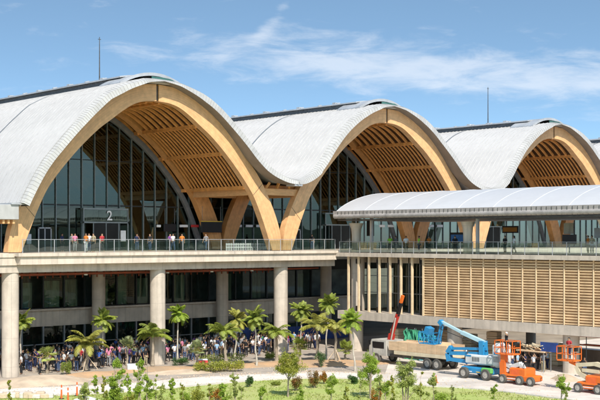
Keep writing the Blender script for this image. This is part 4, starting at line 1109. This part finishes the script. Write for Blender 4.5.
T_(236, 412, 373, 6.5, 'young_tree', 'leaf_light', 'thin upright young tree left of the round dark shrub', 'tree', .7, nl=800, clumps=12, seed=9, group=GS, stem=.035)
T_(561, 413, 372, 10, 'young_tree', 'leaf_bright', 'bright leafy sapling in front of the right orange lift', 'tree', .55, nl=900, clumps=9, seed=10, group=GS, stem=.045)
T_(160, 424, 385, 9, 'young_tree', 'leaf_light', 'pale sparse young tree cut by the bottom edge below the second column', 'tree', .85, nl=900, clumps=14, seed=33, group=GS, stem=.035)
T_(262, 426, 386, 9, 'young_tree', 'leaf_bright', 'low green young tree cut by the bottom edge, right of the round dark shrub', 'tree', .85, nl=900, clumps=14, seed=34, group=GS, stem=.035)
T_(222, 424, 382, 8, 'young_tree', 'leaf_bright', 'green young tree at the bottom edge right of the orange croton', 'tree', .85, nl=900, clumps=14, seed=35, group=GS, stem=.035)
random.seed(91)
wisps = [(8, 372, 'far left corner'), (96, 374, 'left of the tall leafy young tree'), (104, 366, 'touching the left side of the tall leafy young tree'), (127, 371, 'just right of the tall leafy young tree'), (138, 366, 'left of the slender leafy young tree'), (156, 372, 'right of the slender leafy young tree'), (183, 381, 'right of the narrow upright shrub'), (208, 378, 'above the orange croton'), (243, 384, 'below the round dark shrub'), (300, 386, 'under the reddish shrubs'), (345, 384, 'left of the bright green tree'), (362, 378, 'touching the left side of the bright green tree'), (378, 374, 'right of the bright green tree'), (393, 368, 'touching the left side of the pale airy tree'), (421, 370, 'touching the right side of the pale airy tree'), (452, 386, 'in front of the blue boom lift'), (494, 384, 'in front of the orange lift'), (566, 392, 'right of the bright leafy sapling')]
for k, (bx, ty, wh) in enumerate(wisps):
    T_(bx, 420+random.uniform(-8, 6), ty, random.uniform(3.5, 6), 'sapling', random.choice(['leaf_bright', 'leaf_light', 'leaf_yellow']), 'thin wispy sapling at the bottom edge, '+wh.replace('touching the ', '').replace(' side of', ' of'), 'sapling', .92, nl=420, clumps=11, seed=200+k, stem=.022, group='wispy saplings along the bottom edge')
S_(296, 391, 376, 10, 'leaf_red', 'broad olive and reddish shrub under the spreading yellow-green tree', seed=11, group='shrubs along the lawn')
S_(314.5, 388, 372, 7, 'leaf_red', 'reddish shrub in the middle of the lawn edge', seed=12, group='shrubs along the lawn')
S_(324, 384, 373, 5.5, 'leaf_croton', 'small orange-tinged shrub right behind the reddish one', seed=13, group='shrubs along the lawn')
S_(250, 387, 377, 5, 'leaf_dark', 'round dark green shrub on the lawn edge', seed=14, group='shrubs along the lawn')
S_(353.5, 384, 376, 5.5, 'leaf_dark', 'low dark shrub on the lawn edge left of the bright green tree', seed=15, group='shrubs along the lawn')
S_(276, 385.5, 381.5, 5.5, 'leaf_palm', 'very low green shrub left of the broad reddish shrub', seed=16, group='shrubs along the lawn')
S_(217, 408, 386, 9, 'leaf_croton', 'orange and red croton shrub at the bottom edge', seed=17, group='shrubs along the lawn')
S_(197, 408, 386, 9, 'leaf_yellow', 'yellow-green shrub left of the orange croton at the bottom edge', seed=18, group='shrubs along the lawn')
S_(377, 408, 390, 7, 'leaf_croton', 'brownish orange shrub at the foot of the bright green tree', seed=19, group='shrubs along the lawn')
S_(320, 367, 352, 6, 'leaf_dark', 'round dark green ball shrub on orange soil under the palm group', seed=20, size=.06)
S_(441, 407, 393, 13, 'leaf_bright', 'bright green low shrub at the bottom edge in front of the blue boom lift', seed=21, group='shrubs along the lawn')
S_(186, 408, 391, 8, 'leaf_bright', 'low green shrub right of the narrow upright shrub at the bottom edge', seed=22, group='shrubs along the lawn')
S_(130, 410, 391, 10, 'leaf_yellow', 'low yellow-green shrub between the two leafy young trees at bottom left', seed=23, group='shrubs along the lawn')
S_(296, 412, 396, 9, 'leaf_bright', 'low green shrub at the bottom edge under the spreading tree', seed=24, group='shrubs along the lawn')
S_(67, 374, 363, 7, 'leaf_palm', 'leafy shrub left of the staked yellow feather palm', seed=25)
S_(158, 363, 355, 8, 'leaf_palm', 'low shrub at the foot of the second column', seed=26)
S_(181, 365, 358, 9, 'leaf_dark', 'low green shrub between the second column and the hedge', seed=27)
S_(270, 359, 352, 7, 'leaf_palm', 'low green shrub left of the foot of the third column', seed=28)
# clipped hedge
g = G(219, 372); hd = empty('clipped_hedge', (g[0], g[1], GZ), R(-22), 'long clipped yellow-green hedge in front of the crowd behind the road', 'hedge')
hl = MB(); hs_ = MB(); random.seed(77)
for k in range(26):
    x = -2.0+4.0*k/25; y = .25*math.sin(k*.5)
    hs_.tube([(x, y, 0), (x+random.uniform(-.1, .1), y, .5)], .02, 5); leaves(hl, (x, y, .50+random.uniform(-.05, .08)), (.32, .62, .42), 150, .075)
hs_.build('stems', 'bark', hd); hl.build('foliage', 'leaf_yellow', hd)
g = G(222, 363); hd = empty('low_hedge', (g[0], g[1], GZ), R(-22), 'darker second row of hedge plants just behind the clipped yellow-green hedge', 'hedge')
hl = MB()
for k in range(14): leaves(hl, (-1.9+3.8*k/13, 0, .45), (.35, .5, .45), 110, .075)
hl.build('foliage', 'leaf_palm', hd)

# ------------------------------------------------------------------ hoardings under the deck
def hoard(x0, x1, y0, y1, Y, m, lab, n=4):
    a = PY(x0, y1, Y); b = PY(x1, y0, Y); z0 = GZ; s = empty('site_hoarding', ((a[0]+b[0])/2, Y, GZ), 0, lab, 'hoarding'); Lx = b[0]-a[0]
    for k in range(n): MB().box((-Lx/2+Lx*k/n+.015, 0, .05), (-Lx/2+Lx*(k+1)/n-.015, .05, b[2]-GZ)).build('board', m, s)
    MB().box((-Lx/2, .06, .4), (Lx/2, .12, .5)).build('rail', 'steel_grey', s)
hoard(232, 242.5, 327, 352, 7.5, 'panel_white', 'tall pale site panel left of the blue boards under the deck', 1)
hoard(243, 256, 327, 352, 7.6, 'hoard_blue', 'blue site boards right of the tall pale panel, left of the third column', 2)
hoard(262, 273, 337, 352, 7.8, 'hoard_blue', 'lower blue board touching the left side of the third column', 2)
hoard(288, 348, 323, 347, 9.0, 'hoard_blue', 'long blue hoarding behind the right-hand palm group', 8)

# ------------------------------------------------------------------ vehicles and lifts
def wheel(parent, x, y, z, r, wd, axis='x'):
    # wheel turning about the x axis
    t = MB(); n = 24; prof = [(-wd/2, r*.62), (-wd/2, r*.93), (-wd/2*.75, r), (wd/2*.75, r), (wd/2, r*.93), (wd/2, r*.62)]
    rows = [[(px_, math.cos(2*math.pi*k/n)*pr, math.sin(2*math.pi*k/n)*pr) for px_, pr in prof] for k in range(n+1)]
    t.grid(rows); w_ = empty('wheel', (x, y, z)); w_.parent = parent
    t.build('tyre', 'tyre', w_, True)
    rm = MB().tube([(-wd/2*.8, 0, 0), (wd/2*.8, 0, 0)], r*.62, 20); rm.tube([(-wd/2*.95, 0, 0), (wd/2*.95, 0, 0)], r*.22, 12)
    for k in range(6):
        a = k*math.pi/3
        for s in (-1, 1): rm.tube([(s*wd*.4, math.cos(a)*r*.4, math.sin(a)*r*.4), (s*wd*.43, math.cos(a)*r*.4, math.sin(a)*r*.4)], r*.06, 6)
    rm.build('rim', 'rim', w_); return w_
def basket(parent, c, m, w_=1.0, l=1.9, h=1.1):
    x, y, z = c; e_ = empty('basket', (x, y, z)); e_.parent = parent
    MB().bev((-w_/2, -l/2, 0), (w_/2, l/2, .1), .02).build('platform', m, e_)
    r = MB()
    for zz in (.55, h):
        for sx in (-1, 1): r.beam((sx*w_/2, -l/2, zz), (sx*w_/2, l/2, zz), .05, .05)
        for sy_ in (-1, 1): r.beam((-w_/2, sy_*l/2, zz), (w_/2, sy_*l/2, zz), .05, .05)
    for sx in (-1, 1):
        for k in range(4): r.beam((sx*w_/2, -l/2+l*k/3, .1), (sx*w_/2, -l/2+l*k/3, h), .05, .05)
    r.build('guard_rail', m, e_)
    MB().bev((-.15, -l/2+.02, .75), (.15, -l/2+.3, 1.1), .03).build('control_box', 'sign_black', e_)
    return e_
def rel(P, o): return (P[0]-o[0], P[1]-o[1], P[2]-o[2])
# --- blue articulated boom lift
XB = 27.6; o = (XB, PX(476, 381, XB)[1], GZ)
B = empty('boom_lift', o, 0, 'blue articulated boom lift with big wheels and grey counterweight in the works yard', 'boom lift')
yl = PX(464.5, 377, XB)[1]-o[1]; yr = PX(486.5, 381, XB)[1]-o[1]
MB().bev((.1, yr-.5, .45), (2.0, yl+.5, .95), .08).build('chassis', 'lift_blue', B)
for y in (yl, yr):
    for x in (-.05, 2.15): wheel(B, x, y, .46, .46, .34)
    MB().tube([(0, y, .46), (2.1, y, .46)], .08, 8).build('axle', 'black_rubber', B)
MB().bev((-.1, yr-.55, .55), (.25, yr+.55, 1.0), .08).build('wheel_guard', 'lift_green', B)
MB().cyl(1.05, (yl+yr)/2, .95, 1.15, .55, 24).build('turntable', 'black_rubber', B)
yc = (yl+yr)/2
hb_ = MB().bev((.35, yr-.35, 1.15), (1.85, yl+.3, 1.95), .12); hb_.build('engine_hood', 'lift_grey', B)
MB().bev((.3, yr-1.1, 1.05), (1.9, yr-.2, 3.0), .2).build('counterweight', 'lift_grey', B)
hgl = MB()
for k in range(5): hgl.box((.33, yc-.1+k*.16, 1.4), (.36, yc-.02+k*.16, 1.75))
hgl.build('hood_grille', 'dark_metal', B)
def bm_(pts, wd, ht, m, name, parent=B, oo=o, X=None):
    P = [rel(PX(x, y, X or XB+.8), oo) for x, y in pts]; q = MB()
    for a, b in zip(P, P[1:]): q.beam(a, b, wd, ht, (1, 0, 0))
    return q.build(name, m, parent)
bm_([(487, 354), (450, 353)], .30, .34, 'lift_blue', 'lower_boom')
bm_([(487, 349), (452, 348.5)], .22, .26, 'lift_blue', 'parallel_arm')
bm_([(450, 359), (470, 362)], .30, .36, 'lift_blue', 'riser_boom')
bm_([(452, 347), (448.5, 353), (450, 361)], .42, .42, 'lift_blue', 'knuckle')
bm_([(483, 341), (483.5, 355)], .45, .6, 'lift_blue', 'boom_post')
bm_([(485, 343), (462, 332.5)], .28, .34, 'lift_sky', 'main_boom')
bm_([(463, 333), (442, 322)], .20, .24, 'lift_sky', 'boom_extension')
bm_([(440, 321), (443, 325)], .34, .44, 'lift_blue', 'boom_head')
bm_([(441, 323), (437.5, 342)], .10, .14, 'lift_blue', 'jib'); bm_([(443, 326), (439.5, 343)], .10, .10, 'lift_blue', 'jib_link')
bm_([(438, 343), (430, 341)], .2, .3, 'lift_blue', 'jib_foot')
bp_ = PX(430, 344, XB+.8); basket(B, rel(bp_, o), 'lift_blue', 1.0, 1.7, 1.0)
hz = MB(); P = [rel(PX(x, y, XB+.55), o) for x, y in ((484, 346), (470, 341), (450, 333), (440, 329))]; hz.tube(P, .03, 6); hz.build('hose', 'black_rubber', B)
bl_ = bm_([(427, 329.5), (431, 332)], .6, .7, 'lift_blue', 'cover_bag')
# --- orange lifts
for k in range(3): MB().box((.088, yr-.2+k*.9, .55), (.098, yr+.25+k*.9, .62)).build('reflector', 'sign_yellow' if k == 1 else 'sign_white', B)
MB().box((.285, yr-1.0, 1.5), (.298, yr-.45, 1.95)).build('access_panel', 'steel_grey', B); MB().box((.285, yr-.95, 2.1), (.298, yr-.5, 2.35)).build('decal', 'lift_blue', B)
MB().box((.34, yl-.4, 1.75), (.35, yl+.25, 1.9)).build('decal', 'lift_blue', B)
MB().tube([(.5, yl+.1, 1.95), (.5, yl+.1, 2.3)], .04, 8).build('exhaust', 'dark_metal', B)
def orange_lift(X, wpx, body, lab, mast, bas, boom, hoodpx, boom_m='lift_grey'):
    o = (X, (PX(*wpx[0], X)[1]+PX(*wpx[1], X)[1])/2, GZ); r = empty('boom_lift', o, 0, lab, 'boom lift'); ys_ = [PX(*p, X)[1]-o[1] for p in wpx]
    ys_.sort(); MB().bev((.1, ys_[0]-.25, .28), (1.55, ys_[1]+.25, .78), .08).build('chassis', 'lift_orange', r)
    for y in ys_:
        for x in (.02, 1.63): wheel(r, x, y, .36, .36, .26)
    P0 = rel(PX(body[0], body[3], X+.2), o); P1 = rel(PX(body[2], body[1], X+.2), o)
    MB().bev((.15, P1[1], P0[2]), (1.5, P0[1], P1[2]), .1).build('engine_housing', 'lift_orange', r)
    MB().cyl(.82, (P0[1]+P1[1])/2, .78, P0[2], .45, 20).build('turntable', 'black_rubber', r)
    pl = MB(); pl.box((.12, P1[1]+.2, P0[2]+.15), (.148, P1[1]+.5, P0[2]+.3)); pl.build('vent', 'sign_black', r)
    for zz, m_ in ((.55, 'sign_black'), (.4, 'sign_white')): MB().box((.088, ys_[0]+.35, zz), (.098, ys_[1]-.35, zz+.06)).build('decal', m_, r)
    MB().box((.138, P1[1]+.65, P0[2]+.12), (.148, P0[1]-.2, P1[2]-.12)).build('access_panel', 'cone_orange', r)
    MB().tube([(.2, P1[1]+.2, P1[2]), (.2, P1[1]+.2, P1[2]+.25), (.6, P1[1]+.5, P1[2]+.4)], .03, 6).build('hose', 'black_rubber', r)
    if mast:
        for k, (p, q, wd, m) in enumerate(mast):
            A = rel(PX(*p, X+.5), o); Bq = rel(PX(*q, X+.5), o); MB().beam(A, Bq, wd, wd*1.1, (1, 0, 0)).build('mast_section', m, r)
    for p, q, wd in boom:
        A = rel(PX(*p, X+.6), o); Bq = rel(PX(*q, X+.6), o); MB().beam(A, Bq, wd, wd*1.2, (1, 0, 0)).build('boom_section', boom_m, r)
    bp_ = PX(bas[0], bas[1], X+.6); bk = basket(r, rel(bp_, o), 'lift_orange', 1.0, bas[2]); return r, bp_
r1_, b1 = orange_lift(27.2, [(502.5, 381), (519.5, 384)], (509, 369, 526, 378.5), 'orange boom lift with raised basket beside the blue lift', [((504.5, 377), (504.2, 362), .50, 'lift_orange'), ((504.2, 363), (504.2, 354.5), .40, 'lift_orange')], (507.5, 354.5, 1.75), [((505, 363), (512, 367), .3), ((512, 367), (521, 364), .34), ((521, 364), (524, 370), .3), ((506, 369), (510, 371), .28)], None)
wheel(r1_, .02, PX(530.5, 384.5, 27.2)[1]-r1_.location[1], .36, .36, .26)
MB().bev((.1, PX(532, 384, 27.2)[1]-r1_.location[1], .28), (1.4, PX(519, 384, 27.2)[1]-r1_.location[1], .75), .08).build('drive_housing', 'lift_orange', r1_)
person((b1[0], b1[1]+.1, b1[2]+.1), -2, 3, 'black', 'black', 'worker in black with white helmet standing in the raised orange basket', helmet=True)
r2_, b2 = orange_lift(27.0, [(578, 391), (598, 394.5)], (585, 377, 604, 386), 'orange boom lift with cream folding arms at the right edge', [], (569, 361, 1.5), [((577, 365), (596, 364), .28), ((577, 366), (580, 373), .3), ((580, 373), (590, 379), .32), ((596, 364), (606, 367), .3), ((583, 370), (600, 372), .25)], None, 'cream')
MB().beam(rel(PX(570, 361.5, 27.6), r2_.location), rel(PX(577.5, 365, 27.6), r2_.location), .2, .25, (1, 0, 0)).build('jib', 'lift_orange', r2_)
person((b2[0], b2[1], b2[2]+.1), -1.6, 2, 'red', 'navy blue', 'worker in red shirt standing in the basket of the right orange lift', helmet=False)
# --- truck with crane and plywood-sided load bed
XT = 30.3; o = (XT, PX(405, 366, XT)[1], GZ)
Tk = empty('crane_truck', o, 0, 'white-cabbed flatbed truck with plywood sides and a raised red loader crane', 'truck')
yc0 = PX(369, 360, XT)[1]-o[1]; yc1 = PX(386, 362, XT)[1]-o[1]; ye = PX(447, 370, XT)[1]-o[1]
c = MB(); prof = [(yc1, .75), (yc1, 2.15), (yc0-.35, 2.2), (yc0-.05, 1.55), (yc0, 1.45), (yc0, .75)]
i0 = len(c.v); c.v += [(0, y, z) for y, z in prof]+[(2.3, y, z) for y, z in prof]; n = len(prof)
for k in range(n): c.f.append((i0+k, i0+(k+1) % n, i0+n+(k+1) % n, i0+n+k))
c.f += [tuple(i0+k for k in range(n-1, -1, -1)), tuple(i0+n+k for k in range(n))]
cabo = c.build('cab', 'truck_white', Tk)
MB().box((-.012, yc1+.25, 1.4), (.0, yc0-.45, 2.0)).build('side_window', 'sign_black', cabo)
MB().beam((1.15, yc0-.02, 1.58), (1.15, yc0-.33, 2.12), 1.9, .03).build('windscreen', 'sign_black', cabo)
MB().box((-.03, yc0-.55, .95), (0, yc0-.5, 1.5)).build('door_seam', 'steel_grey', cabo)
for x in (.15, 1.9): MB().bev((x, yc0-.02, .85), (x+.3, yc0+.05, 1.08), .02).build('headlight', 'lamp_white', cabo)
MB().box((-.25, yc0-.4, 1.7), (-.18, yc0-.2, 2.15)).build('mirror', 'sign_black', cabo)
MB().box((.5, ye, .7), (.7, yc0-.2, .95)).box((1.6, ye, .7), (1.8, yc0-.2, .95)).box((.5, ye, .75), (1.8, ye+.2, .93)).build('frame', 'dark_metal', Tk)
MB().bev((-.05, ye, 1.0), (2.35, yc1-1.0, 1.35), .04).build('bed', 'cream', Tk)
pz = 2.15; y_b = ye; y_a = PX(389, 350, XT)[1]-o[1]
for k in range(6):
    ya = y_a+(y_b-y_a)*k/6; yb = y_a+(y_b-y_a)*(k+1)/6; MB().box((-.04, yb+.015, 1.36), (.0, ya-.015, pz)).build('plywood_side', 'plywood', Tk)
MB().box((2.3, y_b, 1.36), (2.34, y_a, pz)).build('plywood_side', 'plywood', Tk)
for k in range(5): MB().box((.1, y_b+(y_a-y_b)*k/5+.05, 1.36), (2.2, y_b+(y_a-y_b)*(k+.9)/5, pz+random.uniform(-.35, .15))).build('crate', 'plywood', Tk)
for y in (yc0-.95, ye+1.2, ye+2.3):
    for x in (.1, 2.2): wheel(Tk, x, y, .48, .48, .32)
for (p, q, wd, m, nm) in (((388.5, 352), (392, 334), .42, 'crane_red', 'crane_base'), ((391.5, 336), (398, 314), .27, 'crane_red', 'crane_boom'), ((397.5, 316), (401, 303), .26, 'sign_black', 'crane_extension'), ((400.5, 304), (403, 295.5), .22, 'lift_orange', 'crane_tip')):
    A = rel(PX(*p, XT+1.1), o); Bq = rel(PX(*q, XT+1.1), o); MB().beam(A, Bq, wd, wd*1.15, (1, 0, 0)).build(nm, m, Tk)
MB().tube([rel(PX(390, 345, XT+.8), o), rel(PX(395.5, 318, XT+.8), o)], .07, 8).build('hydraulic_ram', 'rim', Tk)
# --- stored goods behind: green and teal netting, timber pile on a platform, banner
def drape(x0, x1, y0, y1, X, m, lab, seed):
    a = PX(x0, y0, X); b = PX(x1, y1, X); rows = []; o = (X, (a[1]+b[1])/2, GZ)
    for i in range(17):
        r_ = []
        for j in range(25):
            y = a[1]+(b[1]-a[1])*j/24; z = GZ+(a[2]-GZ)*i/16*(1-.12*noise.noise(Vector((j*.5, seed, 0)))); r_.append((.35*noise.noise(Vector((j*.6, i*.25, seed))), y-o[1], z-GZ))
        rows.append(r_)
    f = empty('safety_net', o, 0, lab, 'safety net'); MB().grid(rows).build('net', m, f, True)
    for j in (0, 12, 24): MB().tube([(.45, rows[0][j][1], 0), (.45, rows[0][j][1], a[2]-GZ+.1)], .04, 6).build('pole', 'steel_grey', f)
drape(404, 419, 329, 360, 35.2, 'net_green', 'crumpled green safety netting hung behind the plywood truck', 1)
drape(419, 436, 331, 360, 35.4, 'net_teal', 'crumpled teal safety netting hung behind the blue basket', 2)
a = PX(521, 349, 36.4); b = PX(549, 349, 36.4)
tp = empty('timber_platform', (36.3, (a[1]+b[1])/2, GZ), 0, 'pile of pale timber offcuts on a scaffold platform between the orange lifts', 'scaffold')
lw_ = a[1]-b[1]; hz_ = a[2]-GZ
MB().box((-.6, -lw_/2, hz_-.1), (.6, lw_/2, hz_)).build('deck_board', 'plywood', tp)
for s in (-1, 1):
    for x in (-.5, .5): MB().tube([(x, s*(lw_/2-.1), 0), (x, s*(lw_/2-.1), hz_-.1)], .04, 8).build('leg', 'steel_grey', tp)
random.seed(5)
for k in range(34):
    y = random.uniform(-lw_/2+.4, lw_/2-.4); z = hz_+random.uniform(.05, .5); a_ = random.uniform(-.6, .6); l = random.uniform(.4, 1.1)
    MB().beam((random.uniform(-.4, .3), y-l/2, z-a_*.2), (random.uniform(-.3, .4), y+l/2, z+a_*.2), .12, .07).build('plank', random.choice(['cream', 'plywood', 'post_wood']), tp)
bn = empty('site_banner', PX(549, 352, 36.0), 0, 'dark blue banner hanging below the slab between the orange lifts', 'banner')
MB().box((0, -.9, 0), (.03, .9, .8)).build('sheet', 'hoard_blue', bn); MB().tube([(.05, -.95, .8), (.05, .95, .8)], .03, 6).build('rod', 'steel_grey', bn)
random.seed(12)
for k, (px_, X, h, m, lab) in enumerate(((398, 38.5, 2.3, 'cream', 'stack of pale wrapped goods behind the truck, left of the green netting'), (446, 40, 2.6, 'plywood', 'tall plywood stack under the wing behind the blue boom lift'), (455, 37.6, 1.7, 'panel_white', 'stack of white boards under the wing behind the blue boom lift'), (470, 41, 2.2, 'cream', 'pale stack beside the wing column behind the blue counterweight'), (494, 41, 2.4, 'plywood', 'plywood stack under the wing behind the first orange basket'), (556, 40.5, 2.0, 'cream', 'pale stack under the wing beside the blue banner'))):
    P = PX(px_, 345, X); st = empty('goods_stack', (X, P[1], GZ), random.uniform(-.3, .3), lab, 'stack', 'stacked building goods under the wing')
    MB().box((-.6, -.6, 0), (.6, .6, .06)).box((-.6, -.6, .12), (.6, .6, .15)).box((-.55, -.5, .06), (-.4, .5, .12)).box((.4, -.5, .06), (.55, .5, .12)).build('pallet', 'stake', st)
    z = .16
    while z < h:
        t = random.uniform(.2, .45); MB().bev((-.55+random.uniform(-.04, .04), -.55, z), (.55+random.uniform(-.04, .04), .55, z+t), .03).build('bundle', m, st); z += t+.02
# scaffold at the right edge
sf = empty('scaffold_frame', (40, PX(590, 345, 40)[1], GZ), 0, 'red-railed scaffold tower under the wing at the right edge', 'scaffold')
for y in (-1.2, 1.2):
    for x in (0, 1.2): MB().tube([(x, y, 0), (x, y, 3.4)], .04, 8).build('upright', 'steel_grey', sf)
for z in (2.2, 2.9, 3.35): MB().beam((0, -1.2, z), (0, 1.2, z), .06, .06).build('guard_rail', 'crane_red', sf)
MB().box((-.05, -1.25, 2.1), (1.25, 1.25, 2.16)).build('platform', 'plywood', sf)
# orange marker posts by the road at bottom left
for k, (x, y) in enumerate(((61.5, 399), (68, 402), (77, 396))):
    g = G(x, y, GZ+.02); mk = empty('marker_post', g, 0, ('left', 'middle', 'right')[k]+'most of the three orange marker posts at bottom left' if k != 1 else 'middle one of the three orange marker posts at bottom left', 'marker post', 'orange marker posts beside the road')
    MB().tube([(0, 0, 0), (0, 0, .04)], .2, 16).build('base', 'black_rubber', mk); MB().tube([(0, 0, .04), (0, 0, 1.0)], [.07, .045], 12).build('post', 'cone_orange', mk)
    MB().tube([(0, 0, .68), (0, 0, .80)], [.0595, .057], 12).build('reflective_band', 'sign_white', mk)
g = G(436, 383); cn = empty('traffic_cone', g, 0, 'small orange traffic cone on the yard left of the blue boom lift', 'traffic cone')
MB().box((-.18, -.18, 0), (.18, .18, .03)).build('base', 'cone_orange', cn); MB().tube([(0, 0, .03), (0, 0, .6)], [.14, .03], 14).build('cone', 'cone_orange', cn)
# white tarpaulin heap and stone retaining edge at bottom left
g = G(86, 404); rows = []
for i in range(13):
    rows.append([(-1.3+2.6*i/12, -1+2*j/12, max(.02, .5*(1-((i-6)/6.)**2)*(1-((j-6)/6.)**2)+.08*noise.noise(Vector((i*.5, j*.5, 1))))) for j in range(13)])
tq = MB().grid(rows).build('tarpaulin', 'tarp_white', None, True); tq.location = g; tag(tq, 'white tarpaulin heap at the bottom left beside the orange marker posts', 'tarpaulin')
rw = empty('stone_edging', G(22, 401, GZ), 0, 'low rough stone edging along the road at the bottom left corner', 'edging')
random.seed(3); cpx = 0
for k in range(16):
    g0 = G(-14+k*4.2, 398.5+random.uniform(-.4, .4)); bx_ = MB().bev((-.32, -.25, 0), (.32, .25, random.uniform(.3, .5)), .07); q = bx_.build('stone', 'sand' if k % 3 else 'kerb', rw); q.location = rel(g0, rw.location); q.rotation_euler = (0, 0, random.uniform(-.3, .3)-.7)
# white bench-like boxes by the crowd
for k, (x, y, lab) in enumerate(((133, 371, 'white cooler box with open lid beside the low fan palm, left of the second column'), (202, 366, 'small red box in front of the crowd at the left end of the hedge'))):
    g = G(x, y, GZ+.05); cb_ = empty('cooler_box', g, R(-30), lab, 'box'); MB().bev((-.5, -.3, 0), (.5, .3, .5), .05).build('body', 'panel_white' if k == 0 else 'sign_red', cb_)
    MB().beam((-.5, .2, .55), (.5, .2, .55), .5, .08).build('lid', 'sign_white', cb_)
# timber stakes lying / planter edging near second column
